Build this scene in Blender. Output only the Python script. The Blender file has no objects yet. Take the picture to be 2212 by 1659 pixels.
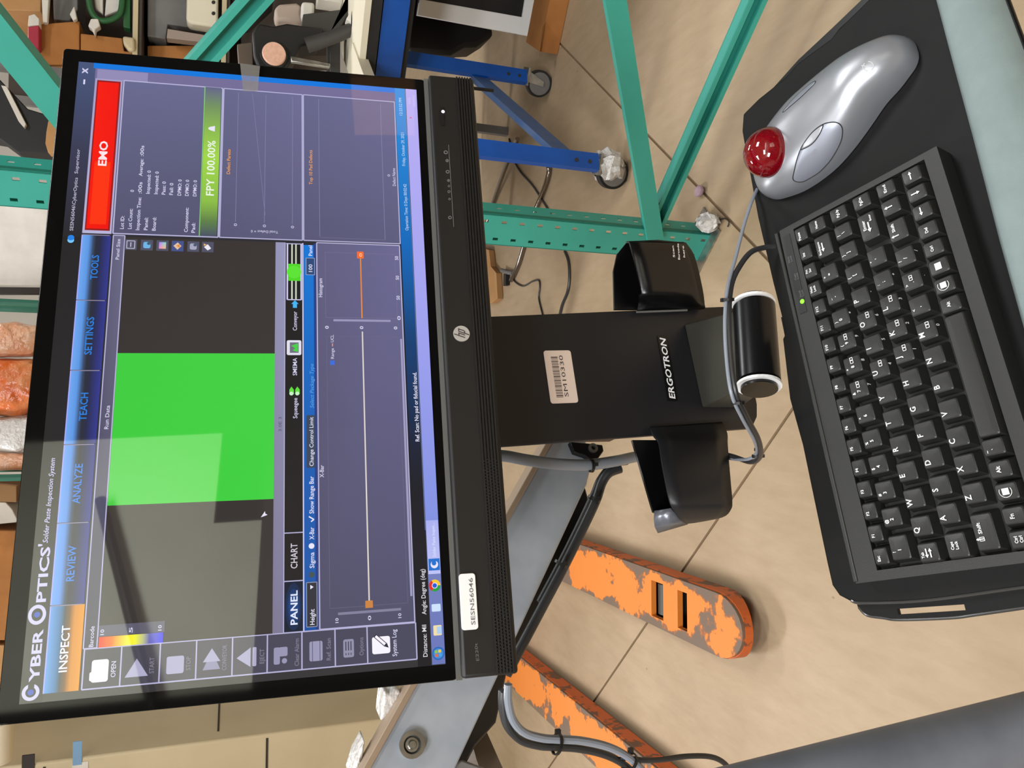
import bpy, math, random
from mathutils import Vector, Matrix
random.seed(7)

# ------------------------------------------------------------------ camera, world, lamps, exposure
SC = bpy.context.scene
COL = SC.collection
FPX = 1700.0
CAM = Vector((0.0, 0.0, 1.3))
# rows: world x,y,z ; columns: view right, view down, view forward (the phone was held upright, the picture lies on its side)
RW = Matrix(((0.9998622399, 0.0165982270, 0.0),
             (0.0055665986, -0.3353268837, 0.9420853964),
             (0.0156369472, -0.9419556146, -0.3353730847)))
vr, vd, vf = RW.col[0], RW.col[1], RW.col[2]
cam = bpy.data.cameras.new('camera')
cam.sensor_width = 36.0
cam.lens = 36.0 * FPX / 2212.0
cam.clip_start = 0.02
cam.clip_end = 60
camo = bpy.data.objects.new('camera', cam)
COL.objects.link(camo)
cm = Matrix.Identity(4)
for i in range(3):
    cm[i][0], cm[i][1], cm[i][2], cm[i][3] = vd[i], vr[i], -vf[i], CAM[i]
camo.matrix_world = cm
SC.camera = camo

SC.view_settings.view_transform = 'Standard'
SC.view_settings.look = 'None'
SC.view_settings.exposure = 0.0
SC.view_settings.gamma = 1.0
SC.view_settings.use_curve_mapping = False

w = bpy.data.worlds.new('world')
SC.world = w
w.use_nodes = True
w.node_tree.nodes['Background'].inputs[0].default_value = (0.95, 0.98, 1.0, 1)
w.node_tree.nodes['Background'].inputs[1].default_value = 0.35

def lamp(name, loc, target, sx, sy, watt, col):
    l = bpy.data.lights.new(name, 'AREA')
    l.shape = 'RECTANGLE'; l.size = sx; l.size_y = sy; l.energy = watt; l.color = col
    o = bpy.data.objects.new(name, l)
    COL.objects.link(o)
    o.location = loc
    d = Vector(target) - Vector(loc)
    o.rotation_euler = d.to_track_quat('-Z', 'Y').to_euler()
    return o
WARM = (0.97, 0.98, 1.0)
lamp('ceiling_or_fill_lamp', (-2.4, 4.6, 4.25), (-2.4, 4.6, 0), 1.3, 0.6, 140, WARM)
lamp('ceiling_or_fill_lamp', (2.2, 4.4, 4.25), (2.2, 4.4, 0), 1.3, 0.6, 85, WARM)
lamp('ceiling_or_fill_lamp', (-0.6, -1.6, 4.25), (-0.6, -1.6, 0), 1.3, 0.6, 80, WARM)  # added frontal fill, high up behind the viewer
lamp('ceiling_or_fill_lamp', (-2.3, -3.6, 4.1), (-0.3, 0.6, 0.9), 1.6, 0.8, 190, WARM)  # added fill light aimed at the fronts of panel and tray
lamp('ceiling_or_fill_lamp', (-1.6, 0.9, 4.25), (-1.6, 0.9, 0), 1.3, 0.6, 60, WARM)
lamp('ceiling_or_fill_lamp', (2.0, 0.6, 4.25), (2.0, 0.6, 0), 1.3, 0.6, 60, WARM)
lamp('ceiling_or_fill_lamp', (1.4, -1.9, 4.3), (1.5, -4.6, 2.6), 2.6, 0.5, 230, WARM)  # added to brighten the partition so its reflection in the display shows

# ------------------------------------------------------------------ helpers
def ray(x, y):
    c = Vector(((1659 - y - 829.5) / FPX, (x - 1106) / FPX, 1.0))
    return RW @ c
def onz(x, y, z):
    r = ray(x, y); return CAM + r * ((z - CAM.z) / r.z)
def ony(x, y, Y):
    r = ray(x, y); return CAM + r * (Y / r.y)
def onp(x, y, p, n):
    r = ray(x, y); return CAM + r * ((Vector(p) - CAM).dot(n) / r.dot(n))

class Frame:
    def __init__(s, o, ex=(1, 0, 0), ey=(0, 1, 0), ez=(0, 0, 1)):
        s.o = Vector(o); s.R = Matrix((ex, ey, ez)).transposed()
        s.m = Matrix.Translation(s.o) @ s.R.to_4x4()
        s.mi = s.m.inverted()
    def w(s, p): return s.m @ Vector(p)
    def l(s, p): return s.mi @ Vector(p)
    def px(s, x, y, d=0.0):
        n = s.R.col[2]
        return s.l(onp(x, y, s.o + n * d, n))
WORLD = Frame((0, 0, 0))
FR = {}

def lin(c):
    c = c / 255.0
    return c / 12.92 if c <= 0.04045 else ((c + 0.055) / 1.055) ** 2.4
def rgb(r, g, b): return (lin(r), lin(g), lin(b))

MATS = {}
def mat(name, col, rough=0.5, metal=0.0, spec=0.5, col2=None, nscale=12.0, namt=0.5, bump=0.0, bscale=80.0, bdist=0.0004, ior=None, emit=None, estr=0.0, coat=0.0, trans=0.0, alpha=1.0):
    """principled material; optional noise mix towards col2 and a noise bump"""
    if name in MATS: return MATS[name]
    m = bpy.data.materials.new(name); m.use_nodes = True
    nt = m.node_tree; b = nt.nodes['Principled BSDF']
    b.inputs['Base Color'].default_value = (*col, 1)
    b.inputs['Roughness'].default_value = rough
    b.inputs['Metallic'].default_value = metal
    b.inputs['Specular IOR Level'].default_value = spec
    b.inputs['Coat Weight'].default_value = coat
    b.inputs['Transmission Weight'].default_value = trans
    b.inputs['Alpha'].default_value = alpha
    if ior: b.inputs['IOR'].default_value = ior
    if emit:
        b.inputs['Emission Color'].default_value = (*emit, 1)
        b.inputs['Emission Strength'].default_value = estr
    tc = nt.nodes.new('ShaderNodeTexCoord')
    if col2:
        n = nt.nodes.new('ShaderNodeTexNoise'); n.inputs['Scale'].default_value = nscale
        n.inputs['Detail'].default_value = 5
        nt.links.new(tc.outputs['Object'], n.inputs['Vector'])
        r = nt.nodes.new('ShaderNodeValToRGB')
        r.color_ramp.elements[0].position = 0.5 - 0.25 * namt; r.color_ramp.elements[1].position = 0.5 + 0.3 * namt
        r.color_ramp.elements[0].color = (*col, 1); r.color_ramp.elements[1].color = (*col2, 1)
        nt.links.new(n.outputs['Fac'], r.inputs['Fac'])
        nt.links.new(r.outputs['Color'], b.inputs['Base Color'])
    if bump:
        n = nt.nodes.new('ShaderNodeTexNoise'); n.inputs['Scale'].default_value = bscale; n.inputs['Detail'].default_value = 3
        nt.links.new(tc.outputs['Object'], n.inputs['Vector'])
        u = nt.nodes.new('ShaderNodeBump'); u.inputs['Strength'].default_value = bump; u.inputs['Distance'].default_value = bdist
        nt.links.new(n.outputs['Fac'], u.inputs['Height']); nt.links.new(u.outputs['Normal'], b.inputs['Normal'])
    MATS[name] = m
    return m

def catmull(P, k=6, closed=False):
    P = [Vector(p) for p in P]; out = []
    n = len(P)
    for i in range(n if closed else n - 1):
        if closed:
            a, b, c, d = P[i - 1], P[i], P[(i + 1) % n], P[(i + 2) % n]
        else:
            a, b, c, d = P[max(i - 1, 0)], P[i], P[i + 1], P[min(i + 2, n - 1)]
        for j in range(k):
            t = j / k
            out.append(0.5 * ((2 * b) + (c - a) * t + (2 * a - 5 * b + 4 * c - d) * t * t + (3 * b - a - 3 * c + d) * t ** 3))
    if not closed: out.append(P[-1])
    return out

def rrect(x0, y0, x1, y1, r, n=4):
    pts = []
    for cx, cy, a in ((x1 - r, y1 - r, 0), (x0 + r, y1 - r, 90), (x0 + r, y0 + r, 180), (x1 - r, y0 + r, 270)):
        for i in range(n + 1):
            t = math.radians(a + 90 * i / n); pts.append((cx + r * math.cos(t), cy + r * math.sin(t)))
    return pts
def circ(cx, cy, r, n=20, a0=0, a1=360):
    m = n if abs(a1 - a0) >= 360 else n + 1
    return [(cx + r * math.cos(math.radians(a0 + (a1 - a0) * i / n)), cy + r * math.sin(math.radians(a0 + (a1 - a0) * i / n))) for i in range(m)]

class MB:
    def __init__(s): s.v = []; s.f = []; s.mi = []; s.cur = 0
    def add(s, vs, fs):
        o = len(s.v); s.v += [Vector(p) for p in vs]
        s.f += [[i + o for i in f] for f in fs]; s.mi += [s.cur] * len(fs)
        return s
    def obox(s, c, a, b, d):
        c, a, b, d = Vector(c), Vector(a), Vector(b), Vector(d)
        vs = [c + a * i + b * j + d * k for k in (-1, 1) for j in (-1, 1) for i in (-1, 1)]
        return s.add(vs, [(0, 2, 3, 1), (4, 5, 7, 6), (0, 1, 5, 4), (2, 6, 7, 3), (0, 4, 6, 2), (1, 3, 7, 5)])
    def box(s, x0, y0, z0, x1, y1, z1):
        return s.obox(((x0 + x1) / 2, (y0 + y1) / 2, (z0 + z1) / 2), ((x1 - x0) / 2, 0, 0), (0, (y1 - y0) / 2, 0), (0, 0, (z1 - z0) / 2))
    def hull(s, A, B):
        """two loops of equal length, capped and bridged"""
        n = len(A)
        return s.add(list(A) + list(B), [list(range(n))[::-1], list(range(n, 2 * n))] + [(i, (i + 1) % n, n + (i + 1) % n, n + i) for i in range(n)])
    def prism(s, pts, z0, z1):
        return s.hull([(p[0], p[1], z0) for p in pts], [(p[0], p[1], z1) for p in pts])
    def sweep(s, pts, off):
        off = Vector(off); return s.hull([Vector(p) for p in pts], [Vector(p) + off for p in pts])
    def cyl(s, p0, p1, r0, r1=None, n=20):
        r1 = r0 if r1 is None else r1
        p0, p1 = Vector(p0), Vector(p1); q = (p1 - p0).to_track_quat('Z', 'Y')
        a = [p0 + q @ Vector((r0 * math.cos(2 * math.pi * i / n), r0 * math.sin(2 * math.pi * i / n), 0)) for i in range(n)]
        b = [p1 + q @ Vector((r1 * math.cos(2 * math.pi * i / n), r1 * math.sin(2 * math.pi * i / n), 0)) for i in range(n)]
        return s.hull(a, b)
    def ring(s, p0, p1, ro, ri, n=24):
        p0, p1 = Vector(p0), Vector(p1); q = (p1 - p0).to_track_quat('Z', 'Y'); vs = []
        for p, r in ((p0, ro), (p1, ro), (p1, ri), (p0, ri)):
            vs += [p + q @ Vector((r * math.cos(2 * math.pi * i / n), r * math.sin(2 * math.pi * i / n), 0)) for i in range(n)]
        fs = []
        for k in range(4):
            for i in range(n):
                j = (i + 1) % n; a, b = k * n, ((k + 1) % 4) * n
                fs.append((a + i, a + j, b + j, b + i))
        return s.add(vs, fs)
    def tube(s, P, r, n=10, closed=False, k=6, smooth=True):
        P = catmull(P, k, closed) if smooth else [Vector(p) for p in P]
        m = len(P); vs = []; up = None
        for i in range(m):
            a = P[(i - 1) % m] if (closed or i > 0) else P[i]
            b = P[(i + 1) % m] if (closed or i < m - 1) else P[i]
            t = (b - a).normalized()
            if up is None:
                up = t.orthogonal().normalized()
            up = (up - t * up.dot(t)).normalized(); sd = t.cross(up)
            rr = r(i / (m - 1)) if callable(r) else r
            vs += [P[i] + (up * math.cos(2 * math.pi * j / n) + sd * math.sin(2 * math.pi * j / n)) * rr for j in range(n)]
        fs = []
        for i in range(m if closed else m - 1):
            a, b = i * n, ((i + 1) % m) * n
            for j in range(n): fs.append((a + j, a + (j + 1) % n, b + (j + 1) % n, b + j))
        if not closed: fs += [list(range(n))[::-1], list(range((m - 1) * n, m * n))]
        return s.add(vs, fs)
    def sphere(s, c, r, n=24, m=14, sc=(1, 1, 1)):
        c = Vector(c); vs = []
        for i in range(1, m):
            t = math.pi * i / m
            for j in range(n):
                p = 2 * math.pi * j / n
                vs.append(c + Vector((r * sc[0] * math.sin(t) * math.cos(p), r * sc[1] * math.sin(t) * math.sin(p), r * sc[2] * math.cos(t))))
        vs += [c + Vector((0, 0, r * sc[2])), c - Vector((0, 0, r * sc[2]))]
        fs = []
        for i in range(m - 2):
            for j in range(n): fs.append((i * n + j, (i + 1) * n + j, (i + 1) * n + (j + 1) % n, i * n + (j + 1) % n))
        T, B = len(vs) - 2, len(vs) - 1
        for j in range(n):
            fs.append((T, j, (j + 1) % n)); fs.append((B, (m - 2) * n + (j + 1) % n, (m - 2) * n + j))
        return s.add(vs, fs)
    def loft(s, rings, cap=True):
        n = len(rings[0]); vs = [p for r in rings for p in r]; fs = []
        for i in range(len(rings) - 1):
            for j in range(n): fs.append((i * n + j, i * n + (j + 1) % n, (i + 1) * n + (j + 1) % n, (i + 1) * n + j))
        if cap: fs += [list(range(n))[::-1], list(range((len(rings) - 1) * n, len(rings) * n))]
        return s.add(vs, fs)
    def mesh(s, name, inv=None, smooth=False, angle=35):
        me = bpy.data.meshes.new(name)
        vs = [inv @ p for p in s.v] if inv is not None else s.v
        me.from_pydata([tuple(p) for p in vs], [], s.f)
        me.update()
        import bmesh
        bm = bmesh.new(); bm.from_mesh(me); bmesh.ops.recalc_face_normals(bm, faces=bm.faces); bm.to_mesh(me); bm.free()
        me.polygons.foreach_set('material_index', s.mi)
        if smooth:
            me.polygons.foreach_set('use_smooth', [True] * len(me.polygons))
            me.set_sharp_from_angle(angle=math.radians(angle))
        return me
    def build(s, name, mats, parent=None, world=False, smooth=False, bevel=0.0, seg=2, subsurf=0, solid=0.0, angle=35, origin=None, fr=None):
        """world=True: vertices are world coordinates; otherwise they are in the parent's own frame"""
        fr0 = FR.get(parent.name, WORLD) if parent else (fr or (Frame(origin) if origin is not None else WORLD))
        inv = fr0.mi if world else None
        me = s.mesh(name, inv, smooth or bevel > 0, angle)
        for m in (mats if isinstance(mats, (list, tuple)) else [mats]): me.materials.append(m)
        o = bpy.data.objects.new(name, me); COL.objects.link(o)
        if parent: o.parent = parent
        else: o.matrix_world = fr0.m
        FR[o.name] = fr0
        if solid:
            d = o.modifiers.new('solid', 'SOLIDIFY'); d.thickness = solid; d.offset = -1
        if bevel:
            d = o.modifiers.new('bevel', 'BEVEL'); d.width = bevel; d.segments = seg; d.limit_method = 'ANGLE'; d.angle_limit = math.radians(40)
        if subsurf:
            d = o.modifiers.new('sub', 'SUBSURF'); d.levels = subsurf; d.render_levels = subsurf
        return o

def tag(o, label=None, cat=None, group=None, kind=None):
    if label: o['label'] = label
    if cat: o['category'] = cat
    if group: o['group'] = group
    if kind: o['kind'] = kind
    return o
def thing(name, fr, label, cat, group=None):
    o = bpy.data.objects.new(name, None); COL.objects.link(o)
    o.empty_display_size = 0.05
    if not isinstance(fr, Frame): fr = Frame(fr)
    o.matrix_world = fr.m; FR[o.name] = fr
    return tag(o, label, cat, group)

_tc = {}
def text_mesh(t, bold=0.0, shear=0.0):
    """flat letters, scaled so that capitals are 1 high; returns verts, faces, xmin, xmax"""
    key = (t, bold, shear)
    if key in _tc: return _tc[key]
    c = bpy.data.curves.new('t', 'FONT'); c.body = t; c.size = 1.0 / 0.729; c.resolution_u = 2; c.offset = bold; c.shear = shear
    o = bpy.data.objects.new('t', c)
    me = bpy.data.meshes.new_from_object(o)
    vs = [(v.co.x, v.co.y) for v in me.vertices]; fs = [list(p.vertices) for p in me.polygons]
    bpy.data.objects.remove(o); bpy.data.curves.remove(c); bpy.data.meshes.remove(me)
    xs = [v[0] for v in vs] or [0, 1]
    _tc[key] = (vs, fs, min(xs), max(xs))
    return _tc[key]
def put_text(mb, t, p0, p1, h, up, lift=None, bold=0.0, shear=0.0):
    """text whose left end is p0 and right end is p1 (3-D), capital height h along `up`"""
    vs, fs, a, b = text_mesh(t, bold, shear)
    p0, p1, up = Vector(p0), Vector(p1), Vector(up).normalized()
    d = (p1 - p0) / max(b - a, 1e-6)
    mb.add([p0 + d * (x - a) + up * (h * y) for x, y in vs], fs)

def set_subtree_frames(o, fr): FR[o.name] = fr

# ------------------------------------------------------------------ materials
M_FLOOR = None
def floor_mat():
    m = bpy.data.materials.new('sealed_concrete'); m.use_nodes = True
    nt = m.node_tree; b = nt.nodes['Principled BSDF']; L = nt.links.new
    tc = nt.nodes.new('ShaderNodeTexCoord')
    n1 = nt.nodes.new('ShaderNodeTexNoise'); n1.inputs['Scale'].default_value = 1.6; n1.inputs['Detail'].default_value = 6
    n2 = nt.nodes.new('ShaderNodeTexNoise'); n2.inputs['Scale'].default_value = 9; n2.inputs['Detail'].default_value = 8; n2.inputs['Roughness'].default_value = 0.65
    mp = nt.nodes.new('ShaderNodeMapping'); mp.inputs['Scale'].default_value = (3.2, 0.8, 1); mp.inputs['Rotation'].default_value = (0, 0, 0.5)
    L(tc.outputs['Object'], n1.inputs['Vector']); L(tc.outputs['Object'], mp.inputs['Vector']); L(mp.outputs['Vector'], n2.inputs['Vector'])
    r1 = nt.nodes.new('ShaderNodeValToRGB')
    r1.color_ramp.elements[0].position = 0.32; r1.color_ramp.elements[1].position = 0.7
    r1.color_ramp.elements[0].color = (0.365, 0.265, 0.162, 1); r1.color_ramp.elements[1].color = (0.475, 0.36, 0.238, 1)
    L(n1.outputs['Fac'], r1.inputs['Fac'])
    r2 = nt.nodes.new('ShaderNodeValToRGB')
    r2.color_ramp.elements[0].position = 0.25; r2.color_ramp.elements[1].position = 0.62
    r2.color_ramp.elements[0].color = (0.70, 0.66, 0.60, 1); r2.color_ramp.elements[1].color = (1, 1, 1, 1)
    L(n2.outputs['Fac'], r2.inputs['Fac'])
    mx = nt.nodes.new('ShaderNodeMix'); mx.data_type = 'RGBA'; mx.blend_type = 'MULTIPLY'; mx.inputs[0].default_value = 0.4
    L(r1.outputs['Color'], mx.inputs[6]); L(r2.outputs['Color'], mx.inputs[7])
    # small dark specks
    v = nt.nodes.new('ShaderNodeTexVoronoi'); v.inputs['Scale'].default_value = 9; v.inputs['Randomness'].default_value = 1
    mp2 = nt.nodes.new('ShaderNodeMapping'); mp2.inputs['Scale'].default_value = (1.0, 0.6, 1); L(tc.outputs['Object'], mp2.inputs['Vector']); L(mp2.outputs['Vector'], v.inputs['Vector'])
    lt = nt.nodes.new('ShaderNodeMath'); lt.operation = 'LESS_THAN'; lt.inputs[1].default_value = 0.032; L(v.outputs['Distance'], lt.inputs[0])
    mx2 = nt.nodes.new('ShaderNodeMix'); mx2.data_type = 'RGBA'; mx2.inputs[7].default_value = (0.25, 0.17, 0.09, 1)
    sc = nt.nodes.new('ShaderNodeMath'); sc.operation = 'MULTIPLY'; sc.inputs[1].default_value = 0.7; L(lt.outputs[0], sc.inputs[0])
    L(sc.outputs[0], mx2.inputs[0]); L(mx.outputs[2], mx2.inputs[6])
    L(mx2.outputs[2], b.inputs['Base Color'])
    b.inputs['Roughness'].default_value = 0.5; b.inputs['Specular IOR Level'].default_value = 0.25
    return m
def worn_mat(name, col, wear, rust, wscale=7, thr=0.56, edge=None, colB=None):
    """paint with chipped patches (noise threshold); edge = half width past which the bare metal shows more"""
    m = bpy.data.materials.new(name); m.use_nodes = True
    nt = m.node_tree; b = nt.nodes['Principled BSDF']; L = nt.links.new
    tc = nt.nodes.new('ShaderNodeTexCoord')
    n = nt.nodes.new('ShaderNodeTexNoise'); n.inputs['Scale'].default_value = wscale; n.inputs['Detail'].default_value = 6; n.inputs['Roughness'].default_value = 0.6
    L(tc.outputs['Object'], n.inputs['Vector'])
    src = n.outputs['Fac']
    if edge:
        sep = nt.nodes.new('ShaderNodeSeparateXYZ'); L(tc.outputs['Object'], sep.inputs[0])
        sb = nt.nodes.new('ShaderNodeMath'); sb.operation = 'SUBTRACT'; sb.inputs[1].default_value = 0.115; L(sep.outputs['Y'], sb.inputs[0])
        mn = nt.nodes.new('ShaderNodeMath'); mn.operation = 'MINIMUM'; mn.inputs[1].default_value = 0; L(sb.outputs[0], mn.inputs[0])
        cb = nt.nodes.new('ShaderNodeCombineXYZ'); L(sep.outputs['X'], cb.inputs['X']); m8 = nt.nodes.new('ShaderNodeMath'); m8.operation = 'MULTIPLY'; m8.inputs[1].default_value = 0.72; L(mn.outputs[0], m8.inputs[0]); L(m8.outputs[0], cb.inputs['Y'])
        ab = nt.nodes.new('ShaderNodeVectorMath'); ab.operation = 'LENGTH'; L(cb.outputs[0], ab.inputs[0])
        mr = nt.nodes.new('ShaderNodeMapRange'); mr.inputs['From Min'].default_value = edge[0]; mr.inputs['From Max'].default_value = edge[1]
        mr.inputs['To Min'].default_value = -0.03; mr.inputs['To Max'].default_value = edge[2]
        L(ab.outputs['Value'], mr.inputs['Value'])
        ad = nt.nodes.new('ShaderNodeMath'); L(n.outputs['Fac'], ad.inputs[0]); L(mr.outputs[0], ad.inputs[1]); src = ad.outputs[0]
    r = nt.nodes.new('ShaderNodeValToRGB'); r.color_ramp.interpolation = 'LINEAR'
    e = r.color_ramp.elements
    e[0].position = thr - 0.02; e[0].color = (*col, 1)
    e[1].position = thr + 0.03; e[1].color = (*wear, 1)
    q = e.new(thr); q.color = (*rust, 1)
    L(src, r.inputs['Fac'])
    n2 = nt.nodes.new('ShaderNodeTexNoise'); n2.inputs['Scale'].default_value = 3; L(tc.outputs['Object'], n2.inputs['Vector'])
    mx = nt.nodes.new('ShaderNodeMix'); mx.data_type = 'RGBA'; mx.blend_type = 'MULTIPLY'; mx.inputs[0].default_value = 0.35
    L(r.outputs['Color'], mx.inputs[6]); L(n2.outputs['Color'], mx.inputs[7]); 
    L(r.outputs['Color'], b.inputs['Base Color'])
    b.inputs['Roughness'].default_value = 0.55
    u = nt.nodes.new('ShaderNodeBump'); u.inputs['Strength'].default_value = 0.25; u.inputs['Distance'].default_value = 0.002
    L(n.outputs['Fac'], u.inputs['Height']); L(u.outputs['Normal'], b.inputs['Normal'])
    return m

m_floor = floor_mat()
m_joint = mat('joint_filler', rgb(136, 113, 86), 0.9, bump=0.3)
m_wall = mat('painted_wall', rgb(196, 190, 178), 0.8, col2=rgb(204, 198, 188), nscale=3)
m_dark_wall = mat('dark_wall_panel', rgb(56, 50, 46), 0.8, col2=rgb(48, 43, 39), nscale=2)
m_board = mat('white_partition', rgb(232, 234, 212), 0.7, col2=rgb(224, 226, 204), nscale=1.5)
m_ceil = mat('ceiling_paint', rgb(190, 188, 182), 0.9, col2=rgb(180, 178, 170), nscale=2)
m_blackpl = mat('black_plastic', rgb(22, 21, 21), 0.45, bump=0.12, bscale=900)
m_bar = mat('monitor_bar_plastic', rgb(27, 26, 25), 0.5, bump=0.1, bscale=1200)
m_gloss = mat('glossy_bezel', (0.004, 0.004, 0.004), 0.04, ior=1.42)
m_strip = mat('edge_grey', rgb(105, 104, 100), 0.4)
m_blackmetal = mat('black_powder_coat', rgb(26, 26, 29), 0.42, bump=0.25, bscale=1500)
m_blackmetal2 = mat('black_lacquer', rgb(9, 9, 10), 0.28)
m_bracket = mat('bracket_coat', rgb(60, 59, 52), 0.5, bump=0.15, bscale=900)
m_barrel = mat('barrel_black', rgb(26, 26, 27), 0.27, metal=0.35)
m_white = mat('white_paint', rgb(248, 248, 247), 0.5)
m_label = mat('label_paper', rgb(240, 238, 234), 0.5, col2=rgb(234, 232, 228), nscale=30)
m_label2 = mat('label_paper_warm', rgb(252, 230, 214), 0.55, col2=rgb(246, 224, 208), nscale=30)
m_ink = mat('label_ink', rgb(70, 64, 62), 0.7)
m_ink2 = mat('barcode_ink', rgb(120, 104, 98), 0.7)
m_grey_ink = mat('grey_print', rgb(112, 112, 112), 0.6)
m_key = mat('key_plastic', rgb(34, 34, 32), 0.42, bump=0.12, bscale=1500)
m_kbody = mat('keyboard_plastic', rgb(36, 36, 34), 0.48, bump=0.2, bscale=1400)
m_well = mat('keyboard_well', rgb(22, 22, 22), 0.6)
m_legend = mat('legend_print', rgb(238, 238, 236), 0.5, emit=None)
m_led = mat('green_led', rgb(120, 230, 40), 0.4, emit=rgb(130, 235, 40), estr=0.9)
m_tray = mat('tray_black', rgb(9, 9, 9), 0.5, spec=0.2, col2=rgb(15, 14, 13), nscale=25, bump=0.12, bscale=500)
m_edge = mat('tray_edge_gloss', rgb(58, 57, 55), 0.2, spec=0.8)  # base colour lighter than the tray, painting the highlight along its edges
m_rest = mat('wrist_rest_fabric', rgb(124, 138, 136), 0.75, bump=0.3, bscale=1500, col2=rgb(119, 133, 131), nscale=60)
m_silver = mat('silver_plastic', rgb(156, 158, 163), 0.33, metal=0.5, bump=0.05, bscale=2500)
m_silver2 = mat('silver_button', rgb(150, 154, 165), 0.38, metal=0.4)
m_gap = mat('dark_gap', rgb(30, 30, 32), 0.6)
def ball_mat():
    m = mat('red_ball', rgb(110, 5, 18), 0.07, coat=1.0, ior=1.5)
    nt = m.node_tree; b = nt.nodes['Principled BSDF']; tc = nt.nodes.new('ShaderNodeTexCoord')
    v = nt.nodes.new('ShaderNodeTexVoronoi'); v.inputs['Scale'].default_value = 900; nt.links.new(tc.outputs['Object'], v.inputs['Vector'])
    r = nt.nodes.new('ShaderNodeValToRGB'); r.color_ramp.elements[0].color = (*rgb(74, 1, 9), 1); r.color_ramp.elements[1].color = (*rgb(124, 5, 18), 1); r.color_ramp.elements[1].position = 0.6
    nt.links.new(v.outputs['Distance'], r.inputs['Fac']); nt.links.new(r.outputs['Color'], b.inputs['Base Color'])
    return m
m_ball = ball_mat()
m_cable = mat('black_cable', rgb(48, 48, 49), 0.38)
m_cable2 = mat('grey_cable', rgb(136, 142, 152), 0.36)
m_tie = mat('cable_tie', rgb(22, 22, 22), 0.4)
m_arm = mat('brushed_arm_steel', rgb(190, 196, 204), 0.45, metal=0.15, col2=rgb(140, 150, 162), nscale=14, namt=1.0)
m_armedge = mat('arm_edge_tan', rgb(172, 150, 128), 0.5, metal=0.3)
m_zinc = mat('zinc', rgb(190, 190, 184), 0.28, metal=0.9, col2=rgb(150, 150, 146), nscale=30)
m_chrome = mat('chrome', rgb(140, 132, 124), 0.18, metal=1.0)
m_teal = mat('rack_teal_paint', rgb(54, 158, 142), 0.42, col2=rgb(60, 166, 150), nscale=4, bump=0.05, bscale=200)
m_teal_shade = mat('rack_teal_shade', rgb(34, 116, 98), 0.5)
m_blue = mat('bench_blue_paint', rgb(4, 84, 176), 0.42, col2=rgb(4, 74, 160), nscale=5)
m_blue2 = mat('bench_blue_worn', rgb(62, 100, 158), 0.55, col2=rgb(92, 112, 146), nscale=18, namt=0.9)
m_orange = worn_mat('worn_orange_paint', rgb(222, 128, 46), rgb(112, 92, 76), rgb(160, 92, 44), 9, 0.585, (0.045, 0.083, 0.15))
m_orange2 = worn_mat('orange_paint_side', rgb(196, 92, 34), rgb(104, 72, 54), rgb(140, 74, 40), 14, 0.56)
m_steel = mat('grey_roller', rgb(70, 70, 66), 0.5, metal=0.5)
m_card = mat('cardboard', rgb(178, 118, 60), 0.85, col2=rgb(160, 104, 52), nscale=8, bump=0.1)
m_card2 = mat('cardboard_light', rgb(192, 146, 96), 0.85, col2=rgb(180, 134, 84), nscale=8, bump=0.1)
m_cream = mat('cream_enamel', rgb(204, 188, 152), 0.55, col2=rgb(196, 180, 144), nscale=3)
m_cream2 = mat('cream_top', rgb(228, 220, 196), 0.5)
m_dark_brown = mat('dark_recess', rgb(46, 38, 34), 0.7)  # plain dark brown for seams, grip, knobs, post and fork underside
m_foil = mat('clear_wrap', rgb(225, 222, 218), 0.2, spec=0.8, bump=0.8, bscale=60, bdist=0.01, trans=0.15)
m_orangebag = mat('orange_bag', rgb(206, 92, 30), 0.25, bump=0.9, bscale=28, bdist=0.01, col2=rgb(222, 150, 100), nscale=7)
m_pinkbag = mat('copper_wrap', rgb(214, 150, 112), 0.25, bump=0.9, bscale=40, bdist=0.01, col2=rgb(230, 190, 160), nscale=9)
m_wire = mat('green_wire', rgb(28, 98, 76), 0.5)
m_greyplate = mat('grey_enclosure', rgb(122, 120, 118), 0.5, col2=rgb(104, 102, 100), nscale=6)
m_paper = mat('paper_white', rgb(222, 216, 206), 0.7, col2=rgb(212, 206, 196), nscale=10)
m_mblack = mat('matte_black', rgb(24, 23, 23), 0.55)
m_dgrey = mat('dark_grey_casting', rgb(62, 60, 58), 0.5)
m_peach = mat('lens_cover_peach', rgb(226, 180, 158), 0.5, col2=rgb(216, 168, 144), nscale=90)
m_red = mat('red_plastic', rgb(168, 40, 62), 0.5)
m_green = mat('green_plastic', rgb(38, 92, 48), 0.5)
m_darkwood = mat('dark_shelf', rgb(66, 56, 48), 0.6)
m_rail = mat('grey_padded_rail', rgb(120, 124, 132), 0.5, metal=0.25, col2=rgb(88, 92, 100), nscale=9)
m_translucent = mat('translucent_grey', rgb(150, 148, 142), 0.35, alpha=0.42)
m_screenblk = mat('display_black', (0.004, 0.004, 0.005), 0.02, ior=1.85)
def ui_material():
    m = bpy.data.materials.new('lit_display'); m.use_nodes = True
    nt = m.node_tree; b = nt.nodes['Principled BSDF']
    a = nt.nodes.new('ShaderNodeVertexColor'); a.layer_name = 'ui'
    b.inputs['Base Color'].default_value = (0.004, 0.004, 0.005, 1); b.inputs['Roughness'].default_value = 0.02; b.inputs['IOR'].default_value = 1.85
    nt.links.new(a.outputs['Color'], b.inputs['Emission Color']); b.inputs['Emission Strength'].default_value = 1.0
    return m
m_ui = ui_material()

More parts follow.
